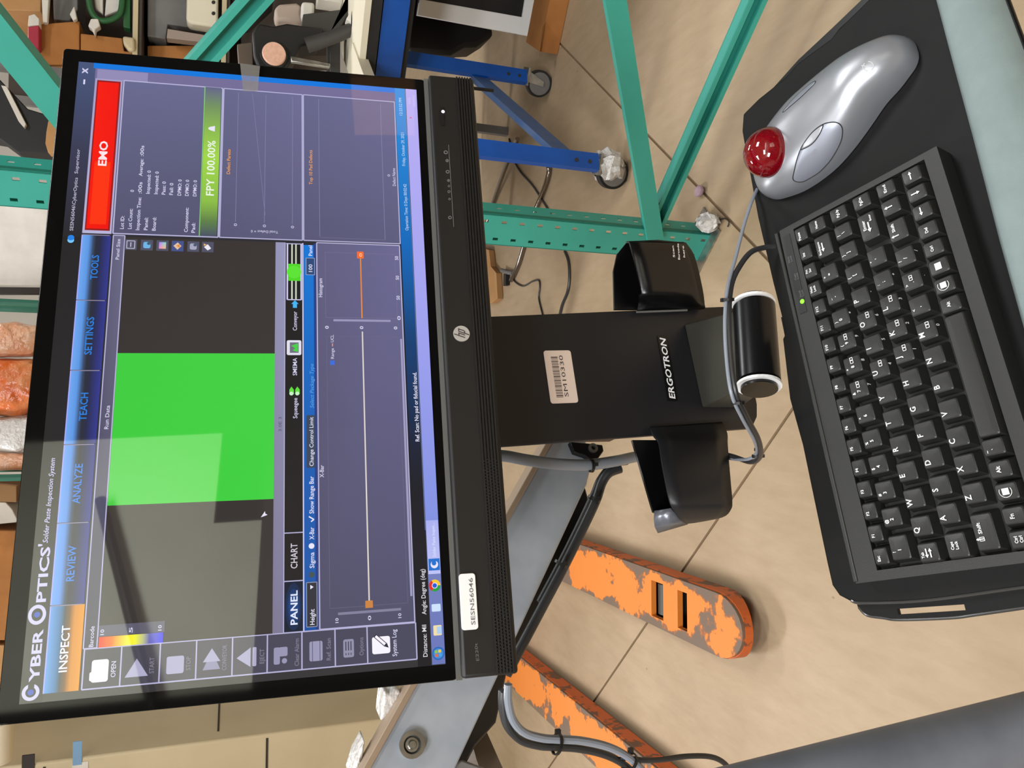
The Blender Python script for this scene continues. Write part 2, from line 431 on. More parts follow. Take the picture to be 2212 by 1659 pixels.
# ------------------------------------------------------------------ room
mb = MB(); mb.box(-6, -5, -0.16, 6, 7.5, -0.008)
fl = mb.build('floor', m_joint); tag(fl, 'warm beige sealed concrete floor with sawn joints under everything', kind='structure')
X0 = Vector((0.12, 1.43)); e1 = Vector((-0.724, 0.690)); e2 = Vector((0.623, 0.782)); g = 0.0045
def clip_poly(P, x0, x1, y0, y1):
    def cut(P, f):
        out = []
        for i in range(len(P)):
            a, b = P[i - 1], P[i]; fa, fb = f(a), f(b)
            if (fa >= 0) != (fb >= 0): out.append(a + (b - a) * (fa / (fa - fb)))
            if fb >= 0: out.append(b)
        return out
    for f in (lambda p: p.x - x0, lambda p: x1 - p.x, lambda p: p.y - y0, lambda p: y1 - p.y): P = cut(P, f)
    return P
for s1 in (1, -1):
    for s2 in (1, -1):
        o = X0 + e1 * (g * s1) + e2 * (g * s2)
        P = clip_poly([o, o + e1 * 16 * s1, o + e1 * 16 * s1 + e2 * 16 * s2, o + e2 * 16 * s2], -5.99, 5.99, -4.99, 7.49)
        m = MB(); m.prism([(p.x, p.y) for p in P], -0.008, 0.0)
        m.build('slab', m_floor, fl)
mb = MB(); mb.box(-6, 7.5, 0, 6, 7.6, 4.5); tag(mb.build('wall_back', m_wall), 'plain off-white wall far behind the racks', kind='structure')
mb = MB(); mb.box(-6, -5.1, 0, 6, -5, 4.5); tag(mb.build('wall_front', m_dark_wall), 'dark wall behind the viewer', kind='structure')
mb = MB(); mb.box(-6.1, -5, 0, -6, 7.5, 4.5); tag(mb.build('wall_left', m_wall), 'plain wall on the left', kind='structure')
mb = MB(); mb.box(6, -5, 0, 6.1, 7.5, 4.5); tag(mb.build('wall_right', m_dark_wall), 'dark wall on the right', kind='structure')
mb = MB(); mb.box(-6, -5, 4.5, 6, 7.5, 4.6); tag(mb.build('ceiling', m_ceil), 'pale ceiling above the lamps', kind='structure')

# ------------------------------------------------------------------ monitor
mex = Vector((0.95275927, 0.29742151, -0.00690506)).normalized()
mey = Vector((-0.01509191, 0.09908804, 0.9968467)); mey = (mey - mex * mey.dot(mex)).normalized()
F_MON = Frame((0.0258198, 0.62189371, 1.3 - 0.01336449), mex, mey, mex.cross(mey))
PXM = 0.4766 / 1920
def U(x, y, z=0.0): return Vector(((x / 1920 - 0.5) * 0.4766, (0.5 - y / 1080) * 0.2681, z))
mon = thing('monitor', F_MON, 'wide black touch monitor with lit inspection screen above the keyboard', 'monitor')
mb = MB(); a = U(-44, 1283); b = U(1966, -46); mb.box(a.x, a.y, -0.034, b.x, b.y, -0.004)
mb.build('housing', m_blackpl, mon, bevel=0.004, seg=3)
mb = MB(); a = U(-45, 1112); b = U(1967, -48)
mb.prism(rrect(a.x, a.y, b.x, b.y, 0.003), -0.005, 0.0)
mb.build('glass_front', m_gloss, mon, bevel=0.0006, seg=2)
mb = MB(); a = U(-46, 1126); b = U(1968, 1108); mb.box(a.x, a.y, -0.012, b.x, b.y, 0.0012)
mb.build('lit_ledge', m_strip, mon)  # top ledge of the bar; the light on it is put into the grey
mb = MB(); a = U(-42, 1285); b = U(1970, 1122); mb.box(a.x, a.y, -0.03, b.x, b.y, 0.007)
bar = mb.build('bottom_bar', m_bar, mon, bevel=0.0025, seg=3)
for i in range(6):
    y = 1222 + i * 9.6
    mb = MB(); a = U(-38, y + 2.6); b = U(1966, y - 2.6); mb.box(a.x, a.y, 0.0062, b.x, b.y, 0.0082)
    mb.build('grille_ridge', m_bar, bar)
# perforation dots on the left half of the grille
mb = MB()
for i in range(5):
    y = 1226.8 + i * 9.6
    for j in range(64):
        x = -28 + j * 9.6 + (i % 2) * 4.8
        p = U(x, y, 0.0076); mb.sphere(p, 0.00062, 6, 4)
tag(mb.build('grille_bump', m_bar, bar), kind='stuff')
# round badge with the two joined letters
mb = MB(); c = U(992, 1181, 0.0); mb.cyl((c.x, c.y, 0.0065), (c.x, c.y, 0.0079), 0.0066, n=36)
bd = mb.build('logo_badge', mat('badge_silver', rgb(200, 196, 190), 0.35, metal=0.3), mon, smooth=True)
mb = MB()
def slant(x, y0, y1, wd, z=0.0081):
    k = 0.36
    mb.prism([(c.x + (x + y0 * k - wd / 2) / 1000, c.y + y0 / 1000), (c.x + (x + y0 * k + wd / 2) / 1000, c.y + y0 / 1000), (c.x + (x + y1 * k + wd / 2) / 1000, c.y + y1 / 1000), (c.x + (x + y1 * k - wd / 2) / 1000, c.y + y1 / 1000)], z - 0.0003, z)
slant(-2.6, -2.6, 6.0, 0.8); slant(-0.5, -2.6, 2.2, 0.8); slant(1.0, -6.0, 2.6, 0.8); slant(3.0, -2.0, 2.2, 0.8)
for x0, x1, y in ((-2.3, -0.1, 2.2), (1.4, 3.4, 2.2), (1.0, 3.0, -2.4)):
    mb.prism([(c.x + (x0 + y * .36) / 1000, c.y + (y - .4) / 1000), (c.x + (x1 + y * .36) / 1000, c.y + (y - .4) / 1000), (c.x + (x1 + y * .36 + .2) / 1000, c.y + (y + .4) / 1000), (c.x + (x0 + y * .36 + .2) / 1000, c.y + (y + .4) / 1000)], 0.0078, 0.0081)
mb.build('letters', m_ink, bd)
# asset sticker
p = F_MON.px(1022, 1299, 0.0075)
q = [F_MON.px(x, y, 0.0075) for x, y in ((990, 1241), (1025, 1237), (1034, 1359), (998, 1362))]
x0 = (q[2].x + q[3].x) / 2; x1 = (q[0].x + q[1].x) / 2; y0 = (q[1].y + q[2].y) / 2; y1 = (q[0].y + q[3].y) / 2
mb = MB(); mb.prism(rrect(x0, y0, x1, y1, 0.0022), 0.0068, 0.0086)
st = mb.build('sticker', m_white, mon, bevel=0.0003); tag(st, 'white asset sticker')
mb = MB(); put_text(mb, 'SESN56046', (x0 + 0.0032, y0 + 0.0022, 0.0088), (x1 - 0.0034, y0 + 0.0022, 0.0088), 0.0031, (0, 1, 0), bold=0.004)
mb.build('print', m_grey_ink, st)
a = F_MON.px(1035, 1427, 0.0073); b = F_MON.px(1031, 1389, 0.0073)
mb = MB(); put_text(mb, 'E220t', (a.x, a.y, 0.0073), (b.x, b.y, 0.0073), 0.0022, (0, 1, 0))
mb.build('model_print', m_grey_ink, bar)
# power button and screen-menu buttons
a = F_MON.px(955, 272, 0.007); b = F_MON.px(955, 231, 0.007)
mb = MB(); mb.prism(rrect(a.x, a.y - 0.0022, b.x, b.y + 0.0022, 0.0012), 0.0068, 0.0078)
pb = mb.build('power_button', m_blackpl, mon)
d = F_MON.px(957, 241, 0.008); mb = MB(); mb.cyl((d.x, d.y, 0.0076), (d.x, d.y, 0.0082), 0.0014, n=16)
mb.build('power_light', mat('white_led', (0.9, 0.9, 0.95), 0.4, emit=(0.9, 0.92, 1.0), estr=1.1), pb)
for i, (x, y) in enumerate(((963, 329), (966, 347), (967, 371), (969, 390), (970, 402), (970, 414), (971, 430), (972, 470))):
    d = F_MON.px(x, y, 0.0072); mb = MB(); r = (0.0018, .0014, .0016, .0012, .001, .0012, .001, .0015)[i]
    mb.ring((d.x, d.y, 0.0068), (d.x, d.y, 0.0074), r, r * 0.6, 14)
    if i in (1, 3): mb.box(d.x - r, d.y - 0.0003, 0.0068, d.x + r, d.y + 0.0003, 0.0075)
    mb.build('menu_button', m_grey_ink, mon)
a = F_MON.px(980, 490, 0.007); b = F_MON.px(967, 313, 0.007)
mb = MB(); mb.box(a.x, a.y - 0.0002, 0.0068, b.x, a.y + 0.0002, 0.0073); mb.build('button_line', m_grey_ink, mon)

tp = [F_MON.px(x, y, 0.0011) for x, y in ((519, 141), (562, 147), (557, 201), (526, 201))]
mb = MB(); mb.hull([(p.x, p.y, 0.0034) for p in tp], [(p.x, p.y, 0.0036) for p in tp]); mb.build('translucent_patch', m_translucent, mon)  # thin see-through grey patch across the bezel and display edge
a = F_MON.px(1000, 188, -0.03); b = F_MON.px(1066, 196, -0.03); mb = MB(); mb.tube([(a.x, a.y, -0.03), (b.x, b.y, -0.03)], 0.0016, 8, smooth=False); mb.build('tether_rod', m_blackpl, mon)
# ---------- display
mb = MB(); a = U(0, 1080); b = U(1920, 0); mb.prism([(a.x, a.y), (b.x, a.y), (b.x, b.y), (a.x, b.y)], -0.0004, 0.0002)
scr = mb.build('screen', m_screenblk, mon)
class Art:
    """flat coloured shapes of the displayed program, in display pixels; colour is an emission attribute"""
    def __init__(s, L=12): s.v = []; s.f = []; s.c = []; s.L = L
    def _z(s): s.L += 1; return 0.0003 + 0.000012 * s.L
    def rect(s, x0, y0, x1, y1, c, c2=None, c3=None, c4=None):
        """c..: top-left, bottom-left (c2), bottom-right (c3), top-right (c4); two colours = vertical ramp"""
        c2 = c2 or c
        if c3 is None: cs = [c, c2, c2, c]
        else: cs = [c, c2, c3, c4]
        return s.poly([(x0, y0), (x0, y1), (x1, y1), (x1, y0)], cs)
    def hramp(s, y0, y1, stops):
        z = s._z()
        for (xa, ca), (xb, cb) in zip(stops, stops[1:]):
            s.poly([(xa, y0), (xa, y1), (xb, y1), (xb, y0)], [ca, ca, cb, cb], z)
    def vramp(s, x0, x1, stops):
        z = s._z()
        for (ya, ca), (yb, cb) in zip(stops, stops[1:]):
            s.poly([(x0, ya), (x0, yb), (x1, yb), (x1, ya)], [ca, cb, cb, ca], z)
    def poly(s, P, c, z=None):
        z = z or s._z(); o = len(s.v)
        s.v += [U(x, y, z) for x, y in P]; s.f.append(list(range(o, o + len(P))))
        s.c.append([c] * len(P) if not isinstance(c, list) else c)
    def line(s, x0, y0, x1, y1, wd, c):
        d = Vector((x1 - x0, y1 - y0)).normalized(); n = Vector((-d.y, d.x)) * wd / 2
        s.poly([(x0 + n.x, y0 + n.y), (x1 + n.x, y1 + n.y), (x1 - n.x, y1 - n.y), (x0 - n.x, y0 - n.y)], c)
    def frame(s, x0, y0, x1, y1, wd, c):
        for a, b, d, e in ((x0, y0, x1, y0), (x0, y1, x1, y1), (x0, y0, x0, y1), (x1, y0, x1, y1)): s.line(a, b, d, e, wd, c)
    def text(s, t, x0, x1, y, h, c, bold=0.0, shear=0.0):
        """baseline y, capital height h, stretched between x0 and x1"""
        vs, fs, a, b = text_mesh(t, bold, shear); z = s._z(); o = len(s.v); k = (x1 - x0) / max(b - a, 1e-6)
        s.v += [U(x0 + (px - a) * k, y - py * h, z) for px, py in vs]
        for f in fs: s.f.append([i + o for i in f]); s.c.append([c] * len(f))
    def build(s, name):
        me = bpy.data.meshes.new(name); me.from_pydata([tuple(p) for p in s.v], [], s.f); me.update()
        at = me.color_attributes.new('ui', 'FLOAT_COLOR', 'CORNER')
        i = 0; data = [0.0] * (4 * len(me.loops))
        for f, cs in zip(me.polygons, s.c):
            for li, c in zip(f.loop_indices, cs): data[4 * li:4 * li + 4] = [c[0], c[1], c[2], 1.0]
        at.data.foreach_set('color', data)
        # face every polygon to the viewer
        flip = [p.index for p in me.polygons if p.normal.z < 0]
        me.materials.append(m_ui)
        o = bpy.data.objects.new(name, me); COL.objects.link(o); o.parent = scr; FR[o.name] = F_MON
        return o
LN = rgb(182, 179, 216); BG = rgb(100, 101, 136); BG2 = rgb(94, 92, 120); WH = rgb(232, 230, 250); LAV = rgb(205, 202, 240)
DK = rgb(40, 39, 42); BK = rgb(30, 28, 28)
A = Art(0)                                    # window ground
A.hramp(0, 1080, [(0, rgb(52, 50, 52)), (1300, rgb(44, 43, 48)), (1500, rgb(58, 60, 84)), (1920, rgb(88, 93, 125))])
A.rect(0, 0, 1300, 52, rgb(38, 37, 36), rgb(38, 37, 38))
A.hramp(0, 50, [(1300, rgb(42, 40, 42)), (1600, rgb(58, 60, 84)), (1920, rgb(72, 86, 124))])
A.rect(0, 1002, 1920, 1040, rgb(26, 25, 28))
A.rect(1900, 44, 1920, 1040, rgb(16, 120, 222)); A.rect(1860, 50, 1900, 1006, rgb(116, 109, 150)); A.rect(1860, 56, 1898, 206, rgb(146, 139, 181))
A.build('window_ground')
A = Art()                                     # program title
A.poly(circ(26, 24, 20, 40), LAV); A.poly(circ(26, 24, 12, 32), rgb(40, 39, 38)); A.rect(34, 17, 48, 31, rgb(40, 39, 38)); A.poly(circ(26, 24, 7, 20), rgb(50, 84, 190))
A.text('YBER', 50, 178, 40, 23, LAV, 0.035)
A.poly([(215 + 25 * math.cos(t * .157), 23 + 21 * math.sin(t * .157)) for t in range(40)], LAV); A.poly([(215 + 16 * math.cos(t * .157), 23 + 13 * math.sin(t * .157)) for t in range(40)], rgb(40, 39, 38)); A.poly(circ(215, 23, 7, 20), rgb(50, 84, 190))
A.text('PTICS', 246, 388, 40, 23, LAV, 0.035); A.text("'", 390, 396, 40, 30, LAV)
A.text('Solder Paste Inspection System', 398, 628, 33, 13, LAV, 0.012, 0.25)
A.build('program_title')
A = Art()                                     # user line, window buttons
A.poly(circ(1289, 23, 9, 16), rgb(120, 200, 250)); A.poly(circ(1297, 23, 9, 16), rgb(40, 130, 230))
A.text('SESN56046\\CyberOptics', 1320, 1500, 27, 10, rgb(186, 183, 206), 0.012); A.text('Supervisor', 1514, 1600, 26, 10, rgb(186, 183, 206), 0.012)
A.text('x', 1876, 1898, 28, 24, rgb(205, 205, 235), 0.04); A.line(1836, 21, 1854, 21, 5, rgb(220, 218, 245))
A.build('user_line')
A = Art()                                     # orange and blue tabs
names = ['INSPECT', 'REVIEW', 'ANALYZE', 'TEACH', 'SETTINGS', 'TOOLS']
xs = [20, 236, 450, 666, 882, 1098, 1310]; tx = [(68, 183), (295, 388), (500, 610), (732, 814), (928, 1044), (1163, 1242)]
for i in range(6):
    x0, x1 = xs[i], xs[i + 1] - 2
    if i == 0: A.vramp(x0, x1, [(54, rgb(96, 160, 226)), (78, rgb(60, 120, 170)), (88, rgb(66, 74, 78)), (100, rgb(122, 84, 40)), (112, rgb(214, 138, 36)), (134, rgb(232, 152, 34))])
    else: A.vramp(x0, x1, [(53, rgb(112, 168, 240)), (72, rgb(94, 152, 228)), (84, rgb(58, 76, 108)), (92, rgb(44, 46, 54)), (104, rgb(40, 44, 74)), (132, rgb(52, 58, 144))])
    A.line(x0, 53, x1, 53, 3, rgb(170, 170, 250)); A.line(x1, 54, x1, 128, 2.5, rgb(146, 137, 163))
    A.text(names[i], tx[i][0], tx[i][1], 103, 20, WH if i == 0 else rgb(44, 128, 224), 0.02)
A.build('menu_tab')
A = Art()                                     # emergency banner
A.hramp(52, 132, [(1314, LN), (1862, rgb(166, 157, 197))])
A.rect(1324, 58, 1856, 127, rgb(150, 26, 24)); A.rect(1330, 62, 1850, 122, rgb(248, 24, 4), rgb(240, 20, 6)); A.rect(1345, 70, 1560, 115, rgb(252, 52, 10))
A.text('EMO', 1546, 1634, 103, 24, rgb(255, 228, 232), 0.035)
A.build('emergency_banner')
A = Art()                                     # result panel
A.hramp(135, 379, [(1316, rgb(84, 83, 111)), (1600, rgb(94, 95, 127)), (1862, rgb(104, 105, 143))])
A.frame(1316, 136, 1862, 436, 4, LN)
T = rgb(214, 212, 238)
for t, x0, x1, y in (('Lot ID:', 1332, 1376, 165), ('Lot Count:', 1333, 1402, 187), ('Inspection Time:', 1330, 1443, 209), (':00s', 1456, 1496, 209), ('Average:', 1517, 1578, 208), (':00s', 1588, 1626, 208), ('0', 1460, 1467, 187), ('Panel:', 1331, 1374, 232), ('Board:', 1330, 1376, 255), ('Inspected: 0', 1456, 1538, 232), ('Inspected: 0', 1456, 1536, 255), ('Pass: 0', 1456, 1502, 277), ('Fail: 0', 1456, 1498, 299), ('DPMO: 0', 1455, 1512, 323), ('Component:', 1329, 1414, 347), ('Pad:', 1328, 1362, 368), ('DPMO: 0', 1455, 1512, 345), ('DPMO: 0', 1455, 1512, 368)):
    A.text(t, x0, x1, y, 11, T, 0.015)
A.line(1318, 381, 1862, 381, 3, rgb(130, 200, 110))
A.hramp(383, 432, [(1318, rgb(74, 81, 100)), (1370, rgb(96, 128, 72)), (1440, rgb(140, 190, 70)), (1600, rgb(160, 214, 74)), (1700, rgb(140, 186, 80)), (1790, rgb(116, 146, 96)), (1862, rgb(100, 101, 136))])
A.text('FPY 100.00%', 1460, 1660, 419, 24, rgb(236, 244, 230), 0.02)
A.poly([(1694, 416), (1698, 402), (1702, 396), (1707, 396), (1711, 402), (1715, 416)], WH)
A.build('result_panel')
A = Art()                                     # defect chart panels
for y0, y1 in ((440, 690), (694, 1001)):
    A.rect(1316, y0, 1862, y1, rgb(88, 87, 117), rgb(94, 93, 125), rgb(110, 109, 148), rgb(102, 103, 140)); A.frame(1316, y0, 1862, y1, 3.5, LN)
for y in (486, 573, 659): A.line(1372, y, 1850, y, 1.5, rgb(132, 129, 167)); A.text('0', 1357, 1366, y + 5, 10, T)
A.line(1400, 575, 1850, 530, 1.5, rgb(126, 123, 161))
A.line(1332, 744, 1850, 744, 1.5, rgb(136, 133, 170)); A.line(1328, 952, 1850, 952, 1.5, rgb(136, 133, 170)); A.line(1328, 744, 1328, 952, 1.2, rgb(116, 113, 145))
A.text('Defect Pareto', 1541, 1632, 466, 11, rgb(240, 160, 70), 0.01); A.text('Top 10 Pad Defects', 1519, 1648, 722, 11, rgb(240, 160, 70), 0.01)
A.text('Defect Name', 1530, 1598, 994, 11, T); A.text('0', 1565, 1573, 976, 9, T)
vs, fs, a_, b_ = text_mesh('Total Defect = 0'); z = A._z(); o_ = len(A.v); A.v += [U(1345 - py * 9, 615 - (px - a_) * 82 / (b_ - a_), z) for px, py in vs]
for f in fs: A.f.append([i + o_ for i in f]); A.c.append([T] * len(f))
A.build('defect_chart')
A = Art()                                     # view window
A.rect(121, 138, 1310, 170, rgb(66, 64, 82), rgb(70, 69, 85), rgb(108, 105, 135), rgb(100, 97, 127))
A.frame(121, 138, 1310, 170, 3, LN)
A.text('Barcode', 124, 176, 161, 11, T, 0.01); A.text('Run Data', 707, 776, 161, 11, T, 0.01); A.text('Panel Size', 1230, 1298, 158, 10, T, 0.01)
A.rect(121, 172, 1306, 608, rgb(56, 51, 48), rgb(58, 53, 50)); A.rect(491, 172, 933, 611, rgb(62, 204, 62), rgb(66, 208, 66))
A.rect(121, 608, 1306, 636, rgb(124, 119, 146), rgb(126, 121, 148), rgb(152, 151, 186), rgb(150, 147, 181)); A.text('3.0E 3', 690, 734, 629, 9, rgb(92, 89, 111), 0.01)
for i, y in enumerate((188, 233, 277, 320, 365, 407)):
    A.rect(1263, y - 17, 1298, y + 17, rgb(82, 83, 103) if i != 3 else rgb(70, 84, 140)); c_ = [rgb(186, 183, 205), rgb(110, 180, 230), rgb(214, 150, 214), rgb(226, 190, 160), rgb(166, 167, 190), rgb(236, 232, 240)][i]
    if i == 0: A.frame(1268, y - 11, 1293, y + 11, 2.5, c_); A.line(1273, y, 1288, y, 3, c_)
    elif i == 2: A.poly([(1270, y - 10), (1270, y + 10), (1292, y + 10), (1292, y - 10)], [rgb(240, 130, 190), rgb(240, 190, 120), rgb(130, 220, 200), rgb(170, 120, 240)])
    elif i == 5: A.poly([(1280, y - 11), (1269, y), (1276, y + 10), (1290, y)], c_); A.poly([(1284, y - 12), (1292, y - 12), (1288, y - 2)], rgb(230, 180, 110))
    elif i == 3: A.poly([(1281, y - 12), (1268, y), (1281, y + 11), (1293, y)], c_); A.poly([(1281, y - 4), (1275, y + 6), (1287, y + 6)], rgb(220, 140, 60))
    else: A.poly(rrect(1270, y - 10, 1291, y + 10, 5), c_); A.poly(circ(1286, y + 5, 5, 10), rgb(70, 90, 110))
A.rect(148, 172, 176, 333, rgb(92, 90, 108)); A.vramp(121, 147, [(174, rgb(246, 40, 20)), (205, rgb(250, 120, 20)), (245, rgb(252, 240, 30)), (262, rgb(244, 244, 60)), (280, rgb(196, 200, 140)), (296, rgb(106, 107, 184)), (330, rgb(50, 46, 236))])
for t, y in (('10', 185), ('5', 254), ('10', 325)): A.text(t, 152, 166, y, 9, T, 0.02)
A.poly([(440, 574), (446, 592), (450, 586), (457, 585)], WH)
A.build('view_window')
A = Art()                                     # conveyor line
A.rect(121, 637, 1306, 690, rgb(34, 32, 30), rgb(34, 32, 32)); A.line(121, 637, 1306, 637, 3, LN); A.line(121, 691, 1306, 691, 3.5, rgb(205, 206, 245))
A.rect(122, 640, 256, 688, rgb(20, 30, 46))
for k, (i_, c_) in enumerate(((0, rgb(22, 42, 78)), (9, rgb(24, 56, 106)), (16, rgb(26, 68, 132)))): A.poly([(189 + (64 - i_ * 1.8) * math.cos(t * .2618), 664 + (22 - i_ * .6) * math.sin(t * .2618)) for t in range(24)], c_)
A.text('PANEL', 140, 232, 674, 19, rgb(226, 232, 250), 0.03); A.line(258, 638, 258, 690, 3, LN); A.line(392, 638, 392, 690, 3, LN)
A.text('CHART', 292, 362, 674, 19, rgb(214, 208, 220), 0.012)
A.text('Squeegee', 729, 792, 674, 13, T, 0.01); A.text('SMEMA', 863, 919, 673, 13, T, 0.01); A.text('Conveyor', 1008, 1071, 673, 13, T, 0.01)
for y in (657, 674): A.poly([(804, y - 6), (818, y - 6), (828, y), (818, y + 7), (804, y + 7)], rgb(96, 220, 60)); A.poly(circ(806, y, 6, 12), rgb(200, 240, 200))
A.poly(rrect(928, 643, 976, 686, 5), rgb(226, 224, 240)); A.rect(935, 652, 969, 678, rgb(110, 112, 124)); A.poly([(938, 676), (943, 660), (950, 668), (958, 656), (966, 676)], rgb(70, 210, 70))
A.poly([(1083, 661), (1096, 661), (1096, 656), (1108, 667), (1096, 678), (1096, 673), (1083, 673)], rgb(70, 180, 240))
for y, c_ in ((644, LAV), (658, rgb(206, 214, 196)), (670, rgb(206, 214, 196)), (686, LAV)): A.line(1110, y, 1302, y, 4.5, c_)
A.rect(1174, 646, 1232, 684, rgb(80, 214, 38)); A.poly(circ(1204, 664, 22, 14), rgb(92, 226, 52)); A.line(1302, 640, 1302, 690, 3, LN)
A.line(1110, 644, 1110, 686, 3, LAV)
A.build('conveyor_line')
A = Art()                                     # chart bar and the two charts
A.hramp(693, 731, [(120, rgb(18, 78, 158)), (300, rgb(30, 90, 170)), (600, rgb(28, 92, 176)), (1300, rgb(20, 120, 214))]); A.vramp(120, 1306, [(724, rgb(20, 60, 140)), (733, rgb(66, 67, 110))])
A.poly(rrect(130, 698, 252, 728, 5), rgb(52, 52, 58)); A.frame(131, 699, 251, 727, 2, rgb(146, 153, 172)); A.text('Height', 136, 178, 720, 13, WH, 0.012); A.poly([(232, 709), (244, 709), (238, 718)], WH)
A.poly(circ(272, 713, 8, 16), rgb(70, 84, 84)); A.text('Sigma', 290, 334, 720, 13, WH, 0.012); A.poly(circ(352, 713, 8, 16), WH); A.text('X-Bar', 370, 405, 720, 13, WH, 0.012)
A.line(421, 712, 427, 720, 3.5, WH); A.line(427, 720, 436, 706, 3.5, WH); A.text('Show Range Bar', 444, 553, 720, 13, WH, 0.012)
A.poly(rrect(578, 700, 738, 726, 4), rgb(60, 72, 92)); A.text('Change Control Limit', 583, 732, 720, 12, WH, 0.008); A.text('Select Package Type', 760, 900, 722, 12, rgb(92, 160, 226), 0.0, 0.2)
A.poly(rrect(1196, 700, 1254, 728, 4), rgb(48, 74, 120)); A.frame(1196, 701, 1254, 727, 1.5, rgb(166, 177, 200)); A.text('100', 1206, 1232, 720, 12, WH, 0.01); A.text('Panel', 1262, 1298, 720, 12, WH, 0.01)
A.rect(121, 733, 1308, 999, rgb(80, 79, 101), rgb(82, 81, 107), rgb(108, 105, 147), rgb(98, 95, 129)); A.frame(122, 734, 1309, 998, 3.5, LN)
A.frame(176, 762, 990, 980, 1.2, rgb(106, 103, 129)); A.frame(1052, 760, 1276, 982, 1.2, rgb(116, 113, 143))
A.line(160, 784, 160, 960, 7, rgb(130, 129, 155)); A.line(1043, 783, 1043, 960, 7, rgb(152, 149, 184)); A.line(176, 871, 1006, 871, 4, rgb(222, 212, 206)); A.line(1051, 871, 1268, 871, 4, rgb(232, 136, 60))
A.rect(170, 860, 190, 881, rgb(204, 132, 66)); A.rect(1258, 860, 1282, 881, rgb(246, 112, 46)); A.text('0', 1264, 1276, 876, 9, rgb(255, 220, 190))
for y, t in ((785, '10'), (875, '0'), (960, '10')): A.text(t, 136, 149, y, 9, T, 0.02)
for y in (768, 874, 980): A.text('0', 1014, 1024, y, 11, T, 0.03)
for i in range(4): A.text('50'[0 if i else 1:], 1046 + i * 70, 1060 + i * 70, 992, 11, T, 0.02)
A.text('Histogram', 1120, 1184, 750, 12, T, 0.012); A.text('X-Bar', 548, 585, 749, 12, T, 0.012); A.rect(896, 771, 910, 785, rgb(60, 110, 220)); A.text('Range', 916, 950, 783, 10, T); A.line(956, 779, 966, 779, 3, rgb(230, 150, 140)); A.text('UCL', 970, 994, 783, 10, T)
A.line(194, 991, 982, 991, 6, rgb(160, 157, 192))
A.build('control_chart')
A = Art()                                     # tool buttons at the left
A.rect(20, 140, 121, 1001, rgb(70, 68, 78), rgb(74, 73, 93)); A.frame(21, 141, 120, 1000, 3.5, LN)
for y in (230, 324, 414, 505, 595, 686, 775, 863): A.line(21, y, 120, y, 3.5, LN)
IC = rgb(174, 171, 202); WW = rgb(248, 244, 255); TD = rgb(128, 125, 144)
A.poly(rrect(36, 161, 91, 201, 6), WW); A.poly(rrect(40, 157, 62, 172, 4), WW)
A.poly([(41, 241), (41, 297), (86, 268)], IC); A.poly(rrect(40, 341, 84, 384, 5), IC)
A.poly([(42, 431), (42, 475), (66, 464), (66, 442)], rgb(146, 143, 175)); A.poly([(62, 431), (62, 475), (96, 453)], IC)
A.poly([(65, 516), (40, 552), (90, 552)], IC); A.poly(rrect(41, 557, 90, 567, 3), IC)
A.poly(rrect(40, 612, 84, 628, 4), rgb(152, 149, 179)); A.poly(rrect(60, 626, 84, 648, 4), rgb(152, 149, 179)); A.poly(circ(48, 640, 7, 14), rgb(152, 149, 179))
A.poly(rrect(40, 706, 92, 741, 5), rgb(156, 153, 184)); A.line(40, 714, 92, 714, 2, BG2); A.line(40, 734, 92, 734, 2, BG2)
A.poly(rrect(42, 797, 90, 826, 5), rgb(146, 144, 170))
for y in (804, 811, 818): A.line(60, y, 84, y, 3, rgb(70, 67, 84)); A.line(48, y, 54, y, 3, rgb(92, 89, 108))
A.poly(rrect(44, 876, 90, 926, 6), WW)
A.line(66, 914, 94, 884, 11, rgb(52, 46, 62)); A.line(68, 912, 92, 886, 7, WW); A.poly([(58, 922), (63, 909), (72, 917)], rgb(52, 46, 62))
for t, x0, x1, y, h, c_ in (('OPEN', 45, 84, 219, 12, T), ('START', 46, 86, 311, 12, TD), ('STOP', 46, 80, 401, 12, TD), ('CONVEYOR', 38, 102, 491, 12, TD), ('EJECT', 46, 84, 587, 12, TD), ('Clear Alarm', 32, 103, 678, 12, TD), ('Ref. Scan', 39, 97, 763, 12, TD), ('Options', 44, 92, 852, 12, TD), ('System Log', 34, 106, 944, 13, T)):
    A.text(t, x0, x1, y, h, c_, 0.012)
A.build('tool_button')
A = Art()                                     # status line and taskbar
A.hramp(1004, 1039, [(0, rgb(30, 28, 30)), (500, rgb(28, 28, 34)), (640, rgb(26, 34, 54)), (1000, rgb(22, 66, 118)), (1310, rgb(20, 104, 186)), (1920, rgb(40, 146, 224))])
A.line(380, 1040, 1920, 1040, 1.5, rgb(116, 127, 164))
S2 = rgb(224, 220, 226); S3 = rgb(196, 220, 246)
A.text('Distance: Mil', 25, 112, 1030, 13, S2, 0.012); A.text('Angle: Degree (deg)', 140, 268, 1032, 13, S2, 0.012); A.text('Ref. Scan: No pad or fiducial found.', 650, 872, 1035, 13, WH, 0.014)
A.text('Operation Time: 0 Days 00:02:42', 1366, 1540, 1030, 11, S3); A.text('Friday, October 29, 2021', 1610, 1740, 1029, 11, S3); A.text('12:23:52 PM', 1810, 1880, 1027, 11, S3)
A.hramp(1042, 1080, [(2, rgb(106, 119, 184)), (250, rgb(116, 127, 189)), (420, rgb(130, 146, 226)), (1000, rgb(158, 160, 238)), (1920, rgb(186, 176, 244))])
A.hramp(1043, 1079, [(252, rgb(190, 194, 246)), (408, rgb(170, 176, 240))])
A.text('Solder Paste Inspec...', 301, 400, 1068, 10, rgb(225, 228, 252)); A.rect(262, 1045, 296, 1078, rgb(34, 112, 206)); A.poly(circ(279, 1062, 11, 18, 40, 320), WH); A.poly(circ(283, 1061, 7, 16), rgb(34, 112, 206))
